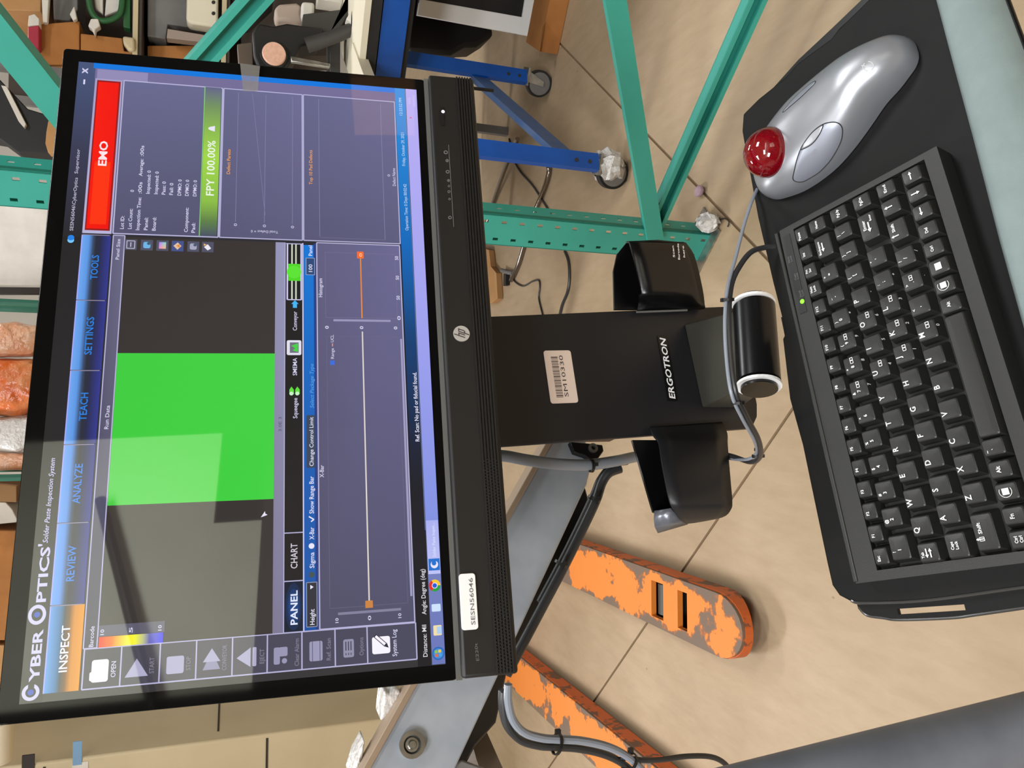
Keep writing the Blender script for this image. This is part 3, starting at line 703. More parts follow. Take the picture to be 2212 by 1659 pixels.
for a0, a1, c_ in ((30, 150, rgb(224, 50, 40)), (150, 270, rgb(40, 160, 70)), (270, 390, rgb(248, 200, 50))): A.poly([(219, 1060)] + [(x, 2120 - y) for x, y in circ(219, 1060, 17, 12, a0, a1)], c_)
A.poly(circ(219, 1060, 8.5, 18), WH); A.poly(circ(219, 1060, 6.5, 18), rgb(40, 90, 214))
A.poly(rrect(146, 1048, 167, 1074, 3), rgb(206, 226, 252)); A.poly(rrect(80, 1050, 108, 1074, 3), rgb(240, 222, 170)); A.rect(84, 1060, 104, 1074, rgb(176, 206, 240))
A.poly(circ(31, 1061, 18, 24), rgb(40, 104, 186)); A.poly(circ(31, 1061, 14, 24), rgb(66, 140, 210))
for x, y, c_ in ((22, 1052, rgb(226, 110, 60)), (32, 1051, rgb(140, 196, 70)), (23, 1062, rgb(80, 160, 230)), (33, 1061, rgb(240, 200, 70))): A.rect(x, y, x + 8, y + 8, c_)
A.text('12:23', 1860, 1884, 1057, 8, rgb(210, 200, 246)); A.text('10/29/2021', 1850, 1896, 1073, 8, rgb(210, 200, 246)); A.poly([(1800, 1050), (1806, 1055), (1800, 1060)], rgb(216, 90, 150))
A.build('task_bar')
# ------------------------------------------------------------------ mounting panel with holders and tray hinge
F_PAN = Frame((0, 0.68, 1.05), (0.9543, 0.2987, 0), (0, 0, 1), (0.2987, -0.9543, 0))
def PP(x, y, d=0.0): return F_PAN.px(x, y, d)
pan = thing('mounting_panel', F_PAN, 'black vertical mounting panel with white maker name under the monitor', 'panel')
t0 = PP(1063, 683); t1 = PP(1070, 965); b1 = PP(1625, 925); bb = PP(1636, 900); b2 = PP(1636, 874); b0 = PP(1560, 662)
up = Vector((0.0, 0.11))
P = [(t0.x - 0.006, t0.y + 0.11), (t1.x - 0.006, t1.y + 0.11), (t1.x, t1.y), (b1.x, b1.y), (bb.x, bb.y), (b2.x, b2.y), (b2.x + 0.012, b2.y), (b0.x, b2.y), (b0.x, b0.y), (t0.x, t0.y)]
mb = MB(); mb.prism(P, -0.006, 0.0)
mb.build('plate', m_blackmetal, pan, bevel=0.0012)
mb = MB(); mb.box(-0.03, 0.02, -0.05, 0.06, 0.13, -0.006); mb.build('rear_bracket', m_blackmetal, pan)
# bracket and hinge barrel towards the tray
k_R = Matrix(((0.94702757, -0.3134401, 0.06995773), (0.32029799, 0.90594906, -0.27688536), (0.02340884, 0.28462539, 0.95835297)))
F_KB = Frame(Vector((-0.09336618, 0.40435226, 1.3 - 0.43222962)), k_R.col[0], k_R.col[1], k_R.col[2])
def KP(x, y, z=0.0): return F_KB.px(x, y, z)
bl = F_PAN.l(ony(1640, 838, 0.565)); br = F_PAN.l(ony(1628, 652, 0.60))
ba = (br - bl).normalized()
BR = 0.0185
mb = MB(); mb.cyl(bl + ba * 0.006, br - ba * 0.006, BR, n=32)
brl = mb.build('hinge_barrel', m_barrel, pan, smooth=True)
for s, c in ((1, bl), (-1, br)):
    mb = MB(); mb.ring(c + ba * 0.001 * s, c + ba * 0.0034 * s, BR + 0.0006, BR - 0.003, 28); mb.build('washer', m_white, brl)
    mb = MB(); mb.cyl(c - ba * 0.002 * s, c + ba * 0.001 * s, BR - 0.003, n=28); mb.build('end_cap', m_blackmetal2, brl, smooth=True)
A1 = PP(1478, 700, 0.0); A2 = PP(1517, 880, 0.0)
mb = MB()
e = Vector((0, 0.012, 0.006))
c1 = br + Vector((-0.008, 0.006, 0.008)); c2 = bl + Vector((0.004, 0.006, 0.008))
mb.hull([A1, A2, A2 + Vector((0, -0.045, 0)), A1 + Vector((0, -0.045, 0))], [c1, c2, c2 + Vector((0, -0.02, -0.004)), c1 + Vector((0, -0.02, -0.004))])
mb.build('hinge_bracket', m_bracket, pan, bevel=0.0015)
# maker name plate
q0 = PP(1458, 862, 0.0005); q1 = PP(1436, 730, 0.0005)
ux = (q1 - q0).normalized(); uy = Vector((-ux.y, ux.x, 0)); ln = (q1 - q0).length
mb = MB(); o_ = q0 - ux * 0.002 - uy * 0.0022
mb.sweep([o_, o_ + ux * (ln + 0.004), o_ + ux * (ln + 0.004) + uy * 0.0105, o_ + uy * 0.0105], (0, 0, 0.0006))
npz = mb.build('name_plate', m_blackmetal2, pan)
mb = MB(); put_text(mb, 'ERGOTRON', q0 + Vector((0, 0, 0.0008)), q1 + Vector((0, 0, 0.0008)), 0.0066, uy, bold=0.03, shear=0.15)
mb.build('lettering', m_white, npz)
# barcode sticker
q = [PP(x, y, 0.0004) for x, y in ((1174, 760), (1231, 755), (1249, 867), (1190, 875))]
o_ = q[3] * 0.5 + q[2] * 0.5; ux = (q[0] + q[1] - q[2] - q[3]).normalized(); uy = Vector((-ux.y, ux.x, 0)); W_ = ((q[0] + q[1]) - (q[2] + q[3])).length / 2; H_ = ((q[0] - q[1]).length + (q[3] - q[2]).length) / 2
def sp(x, y, z=0.0): return o_ + ux * x + uy * y + Vector((0, 0, z))
mb = MB(); mb.sweep([sp(x, y) for x, y in rrect(0, -H_ / 2, W_, H_ / 2, 0.0025)], (0, 0, 0.0006))
st = mb.build('barcode_sticker', m_label2, pan); tag(st, 'cream barcode sticker')
mb = MB(); x = 0.0055; k = 0
while x < W_ - 0.0065:
    wd = (0.0005, 0.0011, 0.0007, 0.0014)[(k * 7 + k // 3) % 4]
    mb.sweep([sp(x, 0.0006, 0.0007), sp(x + wd, 0.0006, 0.0007), sp(x + wd, 0.0075, 0.0007), sp(x, 0.0075, 0.0007)], (0, 0, 0.00005)); x += wd + (0.0006, 0.0009)[k % 2]; k += 1
mb.build('barcode', m_ink2, st)
mb = MB(); put_text(mb, 'SM10330', sp(0.006, -0.0048, 0.0008), sp(W_ - 0.005, -0.0048, 0.0008), 0.0042, uy); mb.build('print', m_ink, st)
# holders : bent sheets that start on the panel, bulge out and curl back; open at the top
def holder_sheet(name, top, bot, ds, m, parent, k=4):
    T_, B_ = [PP(x, y, d) for (x, y), d in zip(top, ds)], [PP(x, y, d) for (x, y), d in zip(bot, ds)]
    T_, B_ = catmull(T_, k), catmull(B_, k); mb = MB(); n = len(T_); mid = 5
    vs = [T_[i].lerp(B_[i], j / mid) for i in range(n) for j in range(mid + 1)]
    fs = [(i * (mid + 1) + j, i * (mid + 1) + j + 1, (i + 1) * (mid + 1) + j + 1, (i + 1) * (mid + 1) + j) for i in range(n - 1) for j in range(mid)]
    mb.add(vs, fs); return mb.build(name, m, parent, smooth=True, angle=50, solid=0.0025)
def strip(name, A_, B_, m, parent, solid=0.002):
    mb = MB(); n = len(A_); mb.add(A_ + B_, [(i, i + 1, n + i + 1, n + i) for i in range(n - 1)]); return mb.build(name, m, parent, smooth=True, angle=40, solid=solid)
ds = (0.004, 0.010, 0.020, 0.028, 0.032, 0.033, 0.030)
topR = ((1377, 672), (1380, 655), (1380, 642), (1387, 632), (1376, 580), (1367, 545), (1360, 521))
botR = ((1484, 668), (1520, 668), (1522, 655), (1518, 625), (1508, 580), (1498, 548), (1482, 524))
hr = holder_sheet('right_holder', topR, botR, ds, m_blackmetal2, pan); tag(hr, 'right-hand scanner holder with small printed note')
mb = MB(); mb.prism([tuple(PP(x, y, 0.004).xy) for x, y in ((1328, 668), (1326, 585), (1334, 548), (1356, 521), (1478, 522), (1496, 545), (1496, 668))], 0.001, 0.0035); mb.build('holder_back', m_blackmetal2, hr)
strip('holder_side', [PP(1360, 521, .030), PP(1420, 518, .030), PP(1482, 524, .030)], [PP(1352, 521, .003), PP(1420, 519, .003), PP(1482, 524, .003)], m_blackmetal2, hr)
strip('holder_bottom', [PP(x, y, d) for (x, y), d in zip(botR, ds)][1:], [PP(x - 4, y, .003) for x, y in botR][1:], m_blackmetal2, hr)
mb = MB(); a = PP(1375, 674, 0.006); b = PP(1484, 670, 0.006); mb.tube([a, b], 0.0011, 8, smooth=False); mb.build('holder_flange', m_strip, hr)
for i, (t, x) in enumerate((('Scan', 1456), ('Barcode', 1467), ('here', 1478))):
    e_ = 5 if i == 1 else 0
    a = PP(x + 2, 556 + e_, 0.0335); b = PP(x - 1, 531 - e_, 0.0335)
    mb = MB(); put_text(mb, t, a, b, 0.0022, (0, 1, 0), bold=0.02); mb.build('note_print', m_label, hr)
ds = (0.004, 0.012, 0.022, 0.032, 0.038, 0.039, 0.035, 0.025, 0.014)
topL = ((1404, 922), (1412, 938), (1424, 955), (1431, 998), (1441, 1050), (1448, 1082), (1454, 1101), (1467, 1121), (1482, 1132))
botL = ((1560, 911), (1571, 935), (1572, 958), (1575, 998), (1579, 1045), (1582, 1082), (1579, 1101), (1560, 1118), (1500, 1130))
hl = holder_sheet('left_holder', topL, botL, ds, m_blackmetal, pan); tag(hl, 'left-hand pouch-shaped holder with curled lip')
mb = MB(); mb.prism([tuple(PP(x, y, 0.002).xy) for x, y in ((1367, 950), (1376, 980), (1408, 1090), (1413, 1106), (1450, 1120), (1500, 1128), (1560, 1112), (1560, 950))], -0.002, 0.001); mb.build('holder_back', m_blackmetal2, hl)
strip('holder_lip', [PP(1413, 1104, .004), PP(1412, 1120, .007), PP(1414, 1138, .004), PP(1421, 1152, -.004)], [PP(1448, 1098, .026), PP(1460, 1112, .022), PP(1472, 1126, .018), PP(1486, 1133, .012)], mat('holder_lip_sheen', rgb(120, 122, 130), 0.3, metal=0.5), hl)  # lip painted lighter than the holder for the light it catches
strip('holder_bottom', [PP(x, y, d) for (x, y), d in zip(botL, ds)][1:], [PP(x - 5, y, .001) for x, y in botL][1:], m_blackmetal2, hl)

# ------------------------------------------------------------------ steel support arm
a1 = ony(1232, 1000, 0.80); a2 = ony(868, 1659, 0.68); ax = (a2 - a1).normalized()
an = Vector((-ax.y, ax.x, 0)).normalized()
if an.y > 0: an = -an
au = an.cross(ax); au = au if au.z > 0 else -au
F_ARM = Frame(a1, ax, au, ax.cross(au))
if F_ARM.R.col[2].dot(Vector((0, -1, 0))) < 0:
    F_ARM = Frame(a1, -ax, au, (-ax).cross(au))
arm = thing('support_arm', F_ARM, 'grey steel support arm with big bolt running left behind the monitor', 'arm')
def AP(x, y, d=0.0): p = F_ARM.px(x, y, d); return (p.x, p.y)
def ext(p, q, k): return (q[0] + (q[0] - p[0]) * k, q[1] + (q[1] - p[1]) * k)
u0, u1 = AP(1185, 968), AP(800, 1659); l0, l1 = AP(1268, 1046), AP(986, 1655)
k0, k1 = AP(1284, 1062), AP(1012, 1655)
mb = MB(); mb.prism([AP(1205, 934), u0, ext(u0, u1, 0.3), ext(l0, l1, 0.3), l0, AP(1277, 1008), AP(1263, 938)], -0.045, 0.0); mb.build('arm_body', m_arm, arm, bevel=0.002)
u00, u11 = AP(1190, 936), AP(783, 1659)
mb = MB(); mb.prism([u00, ext(u00, u11, 0.3), ext(u0, u1, 0.3), u0, AP(1203, 938)], -0.05, 0.004); mb.build('edge_flange', m_armedge, arm, bevel=0.001)
mb = MB(); mb.prism([AP(1269, 1047), AP(1045, 1490), AP(985, 1650), AP(1010, 1652), AP(1032, 1610), AP(1076, 1560), AP(1100, 1450), AP(1278, 1080)], -0.04, -0.006); mb.build('cable_channel', m_blackmetal2, arm, bevel=0.002)
c = F_ARM.px(889, 1609, 0.0)
mb = MB(); mb.ring((c.x, c.y, -0.002), (c.x, c.y, 0.004), 0.0115, 0.0078, 32); mb.build('washer', m_zinc, arm, smooth=True)
mb = MB(); mb.cyl((c.x, c.y, -0.001), (c.x, c.y, 0.003), 0.0078, 0.006, n=28); mb.cyl((c.x, c.y, 0.003), (c.x, c.y, 0.006), 0.0042, 0.003, n=20); mb.build('pivot_bolt', m_zinc, arm, smooth=True)
# pivot lug near the panel
q = [F_ARM.px(x, y, 0.006) for x, y in ((1230, 955), (1262, 958), (1300, 962), (1303, 975), (1285, 1000), (1262, 985), (1240, 978))]
mb = MB(); mb.prism([(p.x, p.y) for p in q], -0.02, 0.008); lug = mb.build('pivot_lug', m_blackmetal2, arm, bevel=0.001)
c = F_ARM.px(1281, 968, 0.009); mb = MB(); mb.ring((c.x, c.y, 0.007), (c.x, c.y, 0.0105), 0.0055, 0.0025, 20); mb.build('bush', m_zinc, lug, smooth=True)
mb = MB(); q = PP(1200, 960); w0 = F_PAN.w((-0.05, -0.06, -0.012)); w1 = F_PAN.w((0.03, -0.06, -0.012))
mb.sweep([F_PAN.w((-0.04, -0.04, -0.008)), F_PAN.w((0.05, -0.04, -0.008)), F_PAN.w((0.05, -0.12, -0.008)), F_PAN.w((-0.04, -0.12, -0.008))], F_PAN.R.col[2] * -0.06)
mb.build('pivot_block', m_blackmetal, arm, world=True, bevel=0.002)
# dark strut and the column foot below the arm at the edge of the picture
mb = MB(); F_ = [AP(1040, 1560), AP(1072, 1548), AP(1122, 1659), AP(1130, 1700), AP(1085, 1700), AP(1062, 1640)]; mb.prism(F_, -0.11, -0.05); mb.build('rear_strut', mat('strut_brown', rgb(92, 78, 64), 0.6), arm)
mb = MB(); F_ = [AP(985, 1650), AP(1000, 1640), AP(1052, 1659), AP(1060, 1720), AP(960, 1720)]; mb.prism(F_, -0.03, -0.004); mb.build('column_cap', m_greyplate, arm, bevel=0.002)

# ------------------------------------------------------------------ keyboard tray
MM = 0.001
trf = F_KB
tray = thing('keyboard_tray', trf, 'black keyboard tray with slotted left grip and pale padded wrist rest', 'tray')
T_ = [(385, 50), (381, 68), (366, 73), (282, 77), (220, 77), (174, 76), (170, 80), (120, 86), (81, 84), (-11, 86), (-28, 86), (-36, 82), (-41, 74), (-43, 66), (-46, 19), (-44, -40), (-40, -143), (420, -143), (395, -30), (392, -24), (391.5, 8), (387, 22)]
mb = MB(); mb.prism([(x * MM, y * MM) for x, y in T_], -0.0285, -0.0235); mb.build('tray_plate', m_tray, tray, bevel=0.0012)
# raised rim along the left edge
mb = MB(); mb.tube([(x * MM, y * MM, -0.0235) for x, y in ((-40.5, 73), (-43, 64), (-45.5, 19), (-43.5, -40), (-41, -110))], 0.0012, 8); mb.build('left_rim', m_edge, tray, smooth=True)
# grip with a slot, built round its opening
o4 = [(-40, 73), (-47, 72.5), (-52, 67), (-54.5, 55), (-57, 43), (-58.2, 8), (-57.5, -5), (-55.6, -40), (-53, -80), (-40, -80), (-44, -40)]
mb = MB(); z0, z1 = -0.033, -0.029
def gp(L): mb.prism([(x * MM, y * MM) for x, y in L], z0, z1)
gp([(-38, 73), (-47, 72.5), (-52, 67), (-54.5, 55), (-56.6, 43), (-38, 43)])
gp([(-38, 43), (-49.5, 43), (-50.5, -4), (-38, -4)]); gp([(-53.4, 43), (-56.6, 43), (-58.2, 8), (-57.6, -4), (-54.4, -4)]); gp([(-38, -4), (-57.6, -4), (-55.8, -40), (-53, -85), (-38, -85)])
mb.build('slotted_grip', m_tray, tray)
mb = MB(); mb.tube([(x * MM, y * MM, -0.0295) for x, y in ((-46, 72), (-52, 67), (-54.8, 55), (-57, 43), (-58.4, 8), (-57.6, -10), (-55.8, -40), (-53, -85))], 0.0011, 8); mb.build('grip_rim', m_edge, tray, smooth=True)
mb = MB(); mb.prism([(x * MM, y * MM) for x, y in ((60, 84), (190, 80), (190, 60), (60, 60))], -0.05, -0.0285); mb.build('hinge_plate', m_blackmetal2, tray)
# right rear ledge seen past the trackball
mb = MB(); mb.prism([(x * MM, y * MM) for x, y in ((384, 46), (391, 6), (391, -22), (397, -30), (415, -139), (424, -139), (402, -26), (396, 8))], -0.034, -0.026); mb.build('right_ledge', m_blackmetal2, tray)
rb = [(-60, -88), (20, -90), (107, -94), (170, -96.5), (245, -100.7), (300, -103.3), (356, -106.1), (440, -111)]
rings = []
for x, y in rb:
    y0, y1 = y, -141
    prof = [(y0, -0.022), (y0, -0.012), (y0 - 3, -0.0085), (y0 - 8, -0.007), (y1 + 17, -0.0072), (y1 + 10, -0.0105), (y1 + 3, -0.0165), (y1, -0.0235)]
    rings.append([Vector((x * MM, a * MM, b)) for a, b in prof])
mb = MB(); mb.loft(rings); mb.build('wrist_rest', m_rest, tray, smooth=True, angle=60)

# ------------------------------------------------------------------ keyboard
kb = thing('keyboard', F_KB, 'compact black keyboard with white legends and one green lit lamp', 'keyboard')
mb = MB(); 
def fr_(L, z0, z1): mb.prism([(x * MM, y * MM) for x, y in L], z0, z1)
fr_([(-29, 54), (249.5, 50), (249.5, -81), (-29, -81)], -0.0231, -0.0095)
bz = -0.0035
fr_([(-29, 54), (-22, 54), (-22, -81), (-29, -81)], -0.0096, bz); fr_([(245, 41), (249.5, 41), (249.5, -81), (245, -81)], -0.0096, bz)
fr_([(-22, -71), (245, -71), (245, -81), (-22, -81)], -0.0096, bz); fr_([(-22, 54), (245, 48.5), (245, 36), (-22, 36)], -0.0096, bz)
fr_([(245, 48.5), (249.5, 48), (249.5, 41), (245, 41)], -0.0096, bz)
kbody = mb.build('body', m_kbody, kb)
mb = MB(); mb.prism([(x * MM, y * MM) for x, y in ((-28, 55.5), (249, 53), (249, 49.5), (-28, 52))], -0.02, -0.0025); mb.build('rear_ridge', m_kbody, kb, bevel=0.0008)
mb = MB(); mb.prism([(x * MM, y * MM) for x, y in ((-22, 36), (245, 36), (245, -71), (-22, -71))], -0.0098, -0.0092); mb.build('key_well', m_well, kb)
mb = MB(); mb.prism([(x * MM, y * MM) for x, y in ((176, 47.5), (243, 46.2), (243, 40), (176, 41))], -0.0036, -0.0031); lp = mb.build('lamp_strip', m_blackpl, kb)
mb = MB(); p = KP(1732.8, 651, -0.003); mb.sphere((p.x, p.y, -0.0031), 0.0019, 14, 8, (1, 1, 0.5)); mb.build('status_lamp', m_led, lp, smooth=True)
for t, (x, y) in (('Num\nLock', (1706, 560)), ('Caps\nLock', (1720, 597)), ('Scroll\nLock', (1731, 634))):
    mb = MB(); p = KP(x, y, -0.003)
    for i, l in enumerate(t.split('\n')): put_text(mb, l, (p.x - 0.0026, p.y + 0.0003 - i * 0.0022, -0.0029), (p.x + 0.0026, p.y + 0.0003 - i * 0.0022, -0.0029), 0.0016, (0, 1, 0))
    mb.build('lamp_print', m_grey_ink, lp)
KEYM = {}
def key_mesh(wd, dp):
    k = (wd, dp)
    if k in KEYM: return KEYM[k]
    m = MB(); a, b = wd / 2, dp / 2
    ch = 1.0
    def loop(a0, a1, b0, b1, z, r): return [(x * MM, y * MM, z) for x, y in ((a1 - r, b1), (a0 + r, b1), (a0, b1 - r), (a0, b0 + r), (a0 + r, b0), (a1 - r, b0), (a1, b0 + r), (a1, b1 - r))]
    L = [loop(-a - 2.2, a + 2.2, -b - 2.6, b + 1.2, -0.0085, 0.6), loop(-a - 0.2, a + 0.2, -b - 0.3, b + 0.1, -0.0006, 0.8), loop(-a + 0.5, a - 0.5, -b + 0.4, b - 0.4, 0.0, 0.8), loop(-a + 3, a - 3, -b + 3, b - 3, -0.0004, 0.8)]
    m.loft([[Vector(p) for p in l] for l in L])
    KEYM[k] = m.mesh('key', None, True, 32); KEYM[k].materials.append(m_key)
    return KEYM[k]
def T1(mb, t, x, y, h, wd=None):
    vs, fs, a, b = text_mesh(t, 0.022)
    wd = wd or h * (b - a) * 0.95
    put_text(mb, t, ((x - wd / 2) * MM, (y - h / 2) * MM, 0.00025), ((x + wd / 2) * MM, (y - h / 2) * MM, 0.00025), h * MM, (0, 1, 0), bold=0.022)
def arrow(mb, x, y, ang, s=1.0):
    L = [(-3, -.4), (1, -.4), (1, -1.2), (3, 0), (1, 1.2), (1, .4), (-3, .4)]; c, q = math.cos(math.radians(ang)), math.sin(math.radians(ang))
    mb.prism([((x + (a * c - b * q) * s) * MM, (y + (a * q + b * c) * s) * MM) for a, b in L], 0.0001, 0.00025)
def boxf(mb, x, y, w_, h_):
    for x0, y0, x1, y1 in ((x, y, x + w_, y + .35), (x, y + h_ - .35, x + w_, y + h_), (x, y, x + .35, y + h_), (x + w_ - .35, y, x + w_, y + h_), (x + w_ * .45, y, x + w_ * .6, y + h_)):
        mb.prism([(x0 * MM, y0 * MM), (x1 * MM, y0 * MM), (x1 * MM, y1 * MM), (x0 * MM, y1 * MM)], 0.0001, 0.00024)
def front(mb, t, dp, off=0.0):
    """small figure on the sloping front of a key"""
    a = Vector((-1.0 + off, -dp / 2 - 1.6, -2.6)) * MM; upv = Vector((0, 2.3, 7.9)).normalized()
    vs, fs, x0, x1 = text_mesh(t, 0.02); wd = 2.5 * (x1 - x0) * MM
    n = Vector((0, -7.9, 2.3)).normalized() * 0.00035
    put_text(mb, t, a + n + Vector((1.5, 0, 0)) * MM, a + n + Vector((1.5, 0, 0)) * MM + Vector((wd, 0, 0)), 0.0031, upv, bold=0.02)
def key(cx, cy, wd, dp, fn):
    o = bpy.data.objects.new('key', key_mesh(wd, dp)); COL.objects.link(o); o.parent = kb; o.location = (cx * MM, cy * MM, 0)
    if fn:
        mb = MB(); fn(mb)
        if mb.v:
            me = mb.mesh('legend'); me.materials.append(m_legend); l = bpy.data.objects.new('legend', me); COL.objects.link(l); l.parent = o
def two(t, b): 
    def f(mb):
        T1(mb, t, -2.6, 4.0, 2.3); T1(mb, b, -1.6, 0.0, 2.6)
    return f
def letter(c): return lambda mb: T1(mb, c, -2.4, 3.6, 3.9)
def lines(*L): 
    def f(mb):
        for i, t in enumerate(L): T1(mb, t, 0 if len(t) > 2 else -0.5, 2.6 - 2.9 * i, 2.0)
    return f
def fkey(t): return lambda mb: T1(mb, t, -1.6, 1.6, 2.3)
# function row
for i in range(13): key(-13 + 15.62 * i, 29.0, 10.6, 9.4, fkey('Esc' if i == 0 else 'F%d' % i))
for cx, L in ((189.4, ('Num', 'Lock')), (204.8, ('Prt', 'Scr')), (220.4, ('Ins',)), (236.4, ('Pause',))): key(cx, 29, 10.6, 9.4, lines(*L) if len(L) > 1 else fkey(L[0]))
# figure row
pad = {7: '7', 8: '8', 9: '9', 0: '*'}
for i, (t, b) in enumerate((('!', '1'), ('@', '2'), ('#', '3'), ('$', '4'), ('%', '5'), ('^', '6'), ('&', '7'), ('*', '8'), ('(', '9'), (')', '0'), ('_', '-'), ('+', '='))):
    def f(mb, t=t, b=b):
        two(t, b)(mb)
        if b in '789': boxf(mb, 0.9, -1.4, 4.6, 2.4); front(mb, b, 13)
        if b == '0': front(mb, '*', 13)
    key(-7 + 18.5 * i if i else -9.2, 14.5, 12 if i else 15.6, 12.6, f)
key(218.6, 13.5, 17, 12.6, lambda mb: (T1(mb, 'Backspace', -1, 3.6, 1.9, 11), arrow(mb, -1, 0.6, 180, 1.2)))
# letter rows
key(-15.0, -4, 11.5, 12.6, lambda mb: (T1(mb, 'Tab', -1.5, 3.8, 2.0), arrow(mb, -0.5, 1.0, 180), arrow(mb, -0.5, -1.6, 0)))
for r, (s, y, x0, padm) in enumerate((('QWERTYUIOP', -4, 2.3, {'U': '4', 'I': '5', 'O': '6', 'P': '-'}), ('ASDFGHJKL', -23, 7.1, {'J': '1', 'K': '2', 'L': '3'}), ('ZXCVBNM', -42, 16.8, {'M': '0'}))):
    for i, c in enumerate(s):
        def f(mb, c=c, padm=padm):
            letter(c)(mb)
            if c in padm:
                if c not in 'PI': boxf(mb, 1.2, -3.0, 4.4, 2.5)
                front(mb, padm[c], 12.6)
        key(x0 + 18.5 * i, y, 12.2, 12.6, f)
key(187.5, -4, 12.2, 12.6, two('{', '[')); key(205.9, -4, 12.2, 12.6, two('}', ']')); key(222.3, -4, 10.6, 12.6, two('|', '\\'))
key(-13.2, -23, 15, 12.6, lines('Caps', 'Lock'))
key(173.6, -23, 12.2, 12.6, lambda mb: (two(':', ';')(mb), front(mb, '+', 12.6))); key(192.1, -23, 12.2, 12.6, two('"', "'"))
key(216.6, -23, 20, 12.6, lambda mb: (T1(mb, 'Enter', 1.5, 2.6, 2.4, 8), arrow(mb, -1, -0.8, 180, 1.3), T1(mb, 'Enter', 5.5, -3.0, 1.6, 5)))
key(-7.6, -42, 22, 12.6, lambda mb: (T1(mb, 'Shift', 2.5, 2.4, 2.3, 7), boxf(mb, -5.5, 0.8, 2.6, 3), arrow(mb, -4.2, 3.6, 90, 0.8)))
key(146.4, -42, 12.2, 12.6, two('<', ',')); key(164.9, -42, 12.2, 12.6, lambda mb: (two('>', '.')(mb), boxf(mb, 0, -1, 3.8, 2.4), front(mb, '.', 12.6))); key(183.4, -42, 12.2, 12.6, lambda mb: (two('?', '/')(mb), front(mb, '/', 12.6)))
key(204.2, -42, 15, 12.6, lambda mb: (T1(mb, 'Shift', 2.2, 2.4, 2.2, 6.5), arrow(mb, -4.2, 2.4, 90, 0.9)))
key(222.6, -42, 10.6, 12.6, lambda mb: arrow(mb, 0, 1.5, 90))
for y, t in ((14.5, 'Home'), (-4, 'PgUp'), (-23, 'PgDn'), (-42, 'End')): key(237.0, y, 9.8, 12.6, (lambda t: lambda mb: T1(mb, t, 0, 0.4, 2.2, 6.2))(t))
# bottom row
def win(mb): 
    mb.prism([(-2 * MM, -1.6 * MM), (2 * MM, -1.6 * MM), (2 * MM, 2.4 * MM), (-2 * MM, 2.4 * MM)], 0.0001, 0.00025); mb.tube([(p[0] * MM, p[1] * MM, 0.0002) for p in circ(0, 0.4, 3.6, 14, 60, 300)], 0.0002, 4, smooth=False)
def menu(mb): mb.prism([(-2.4 * MM, -2 * MM), (2.4 * MM, -2 * MM), (2.4 * MM, 2.2 * MM), (-2.4 * MM, 2.2 * MM)], 0.0001, 0.00025)
for cx, fn in ((-15.2, lines('Ctrl', 'Ctrl')), (-0.8, lambda mb: T1(mb, 'Fn', -0.4, 1.0, 2.6)), (14.0, win), (28.0, lambda mb: T1(mb, 'Alt', -0.3, 0.8, 2.6)), (42.2, two('~', '`')), (139.2, lambda mb: T1(mb, 'Alt', 0, 0.8, 2.3)), (153.2, win), (167, menu), (180.6, lambda mb: T1(mb, 'Ctrl', -0.4, 0.8, 2.0)), (194.6, lambda mb: T1(mb, 'Del', -0.4, 0.8, 2.2)), (208.8, lambda mb: arrow(mb, 0, 0.6, 180)), (223, lambda mb: arrow(mb, 0, 0.6, 270)), (237, lambda mb: arrow(mb, 0, 0.6, 0))):
    key(cx, -61.2, 9.8, 12.2, fn)
key(90.6, -61.2, 82, 12.2, None)

# ------------------------------------------------------------------ trackball
tb = thing('trackball', F_KB, 'silver trackball mouse with a shiny red ball beside the keyboard', 'trackball')
rows = [(67, 302, 318, 6), (63, 294, 330, 13), (55, 287, 340, 19), (44, 283.5, 347, 24), (30, 281, 353, 28), (14, 281.5, 358, 31), (-3, 285, 360, 33), (-20, 292.5, 361, 34), (-36, 302, 360.5, 35), (-50, 311, 359, 33), (-62, 316, 357, 29.5), (-71, 321, 355, 24), (-77, 325, 351, 17), (-80.5, 330, 346, 9), (-81.5, 335, 341, 3)]
rows = [tuple(v) for v in (lambda R_: [[0.5 * (2 * b[k] + (c[k] - a[k]) * t + (2 * a[k] - 5 * b[k] + 4 * c[k] - d[k]) * t * t + (3 * b[k] - a[k] - 3 * c[k] + d[k]) * t ** 3) for k in range(4)] for i in range(len(R_) - 1) for a, b, c, d in [(R_[max(i - 1, 0)], R_[i], R_[i + 1], R_[min(i + 2, len(R_) - 1)])] for t in (0, .25, .5, .75)] + [list(R_[-1])])(rows)]
rings = []
N = 56
EX = 2.3
for y, xl, xr, h in rows:
    cx_, a_ = (xl + xr) / 2, (xr - xl) / 2; L = []
    for j in range(N):
        t = 2 * math.pi * j / N; c_, s_ = math.cos(t), math.sin(t)
        if s_ >= -1e-9: x = cx_ + a_ * math.copysign(abs(c_) ** (2 / EX), c_); z = h * abs(s_) ** (2 / EX)
        else: x = cx_ + a_ * c_ * (1 + 0.05 * s_); z = 1.2 * s_ * 0
        L.append(Vector((x, y, -22.8 + z)) * MM)
    rings.append(L)
mb = MB(); mb.loft(rings); tbb = mb.build('body', m_silver, tb, smooth=True, angle=70)
BC = Vector((316.0, 38.5, 0.5)) * MM
mb = MB(); mb.sphere(BC, 0.0205, 48, 28); mb.build('ball', m_ball, tb, smooth=True)
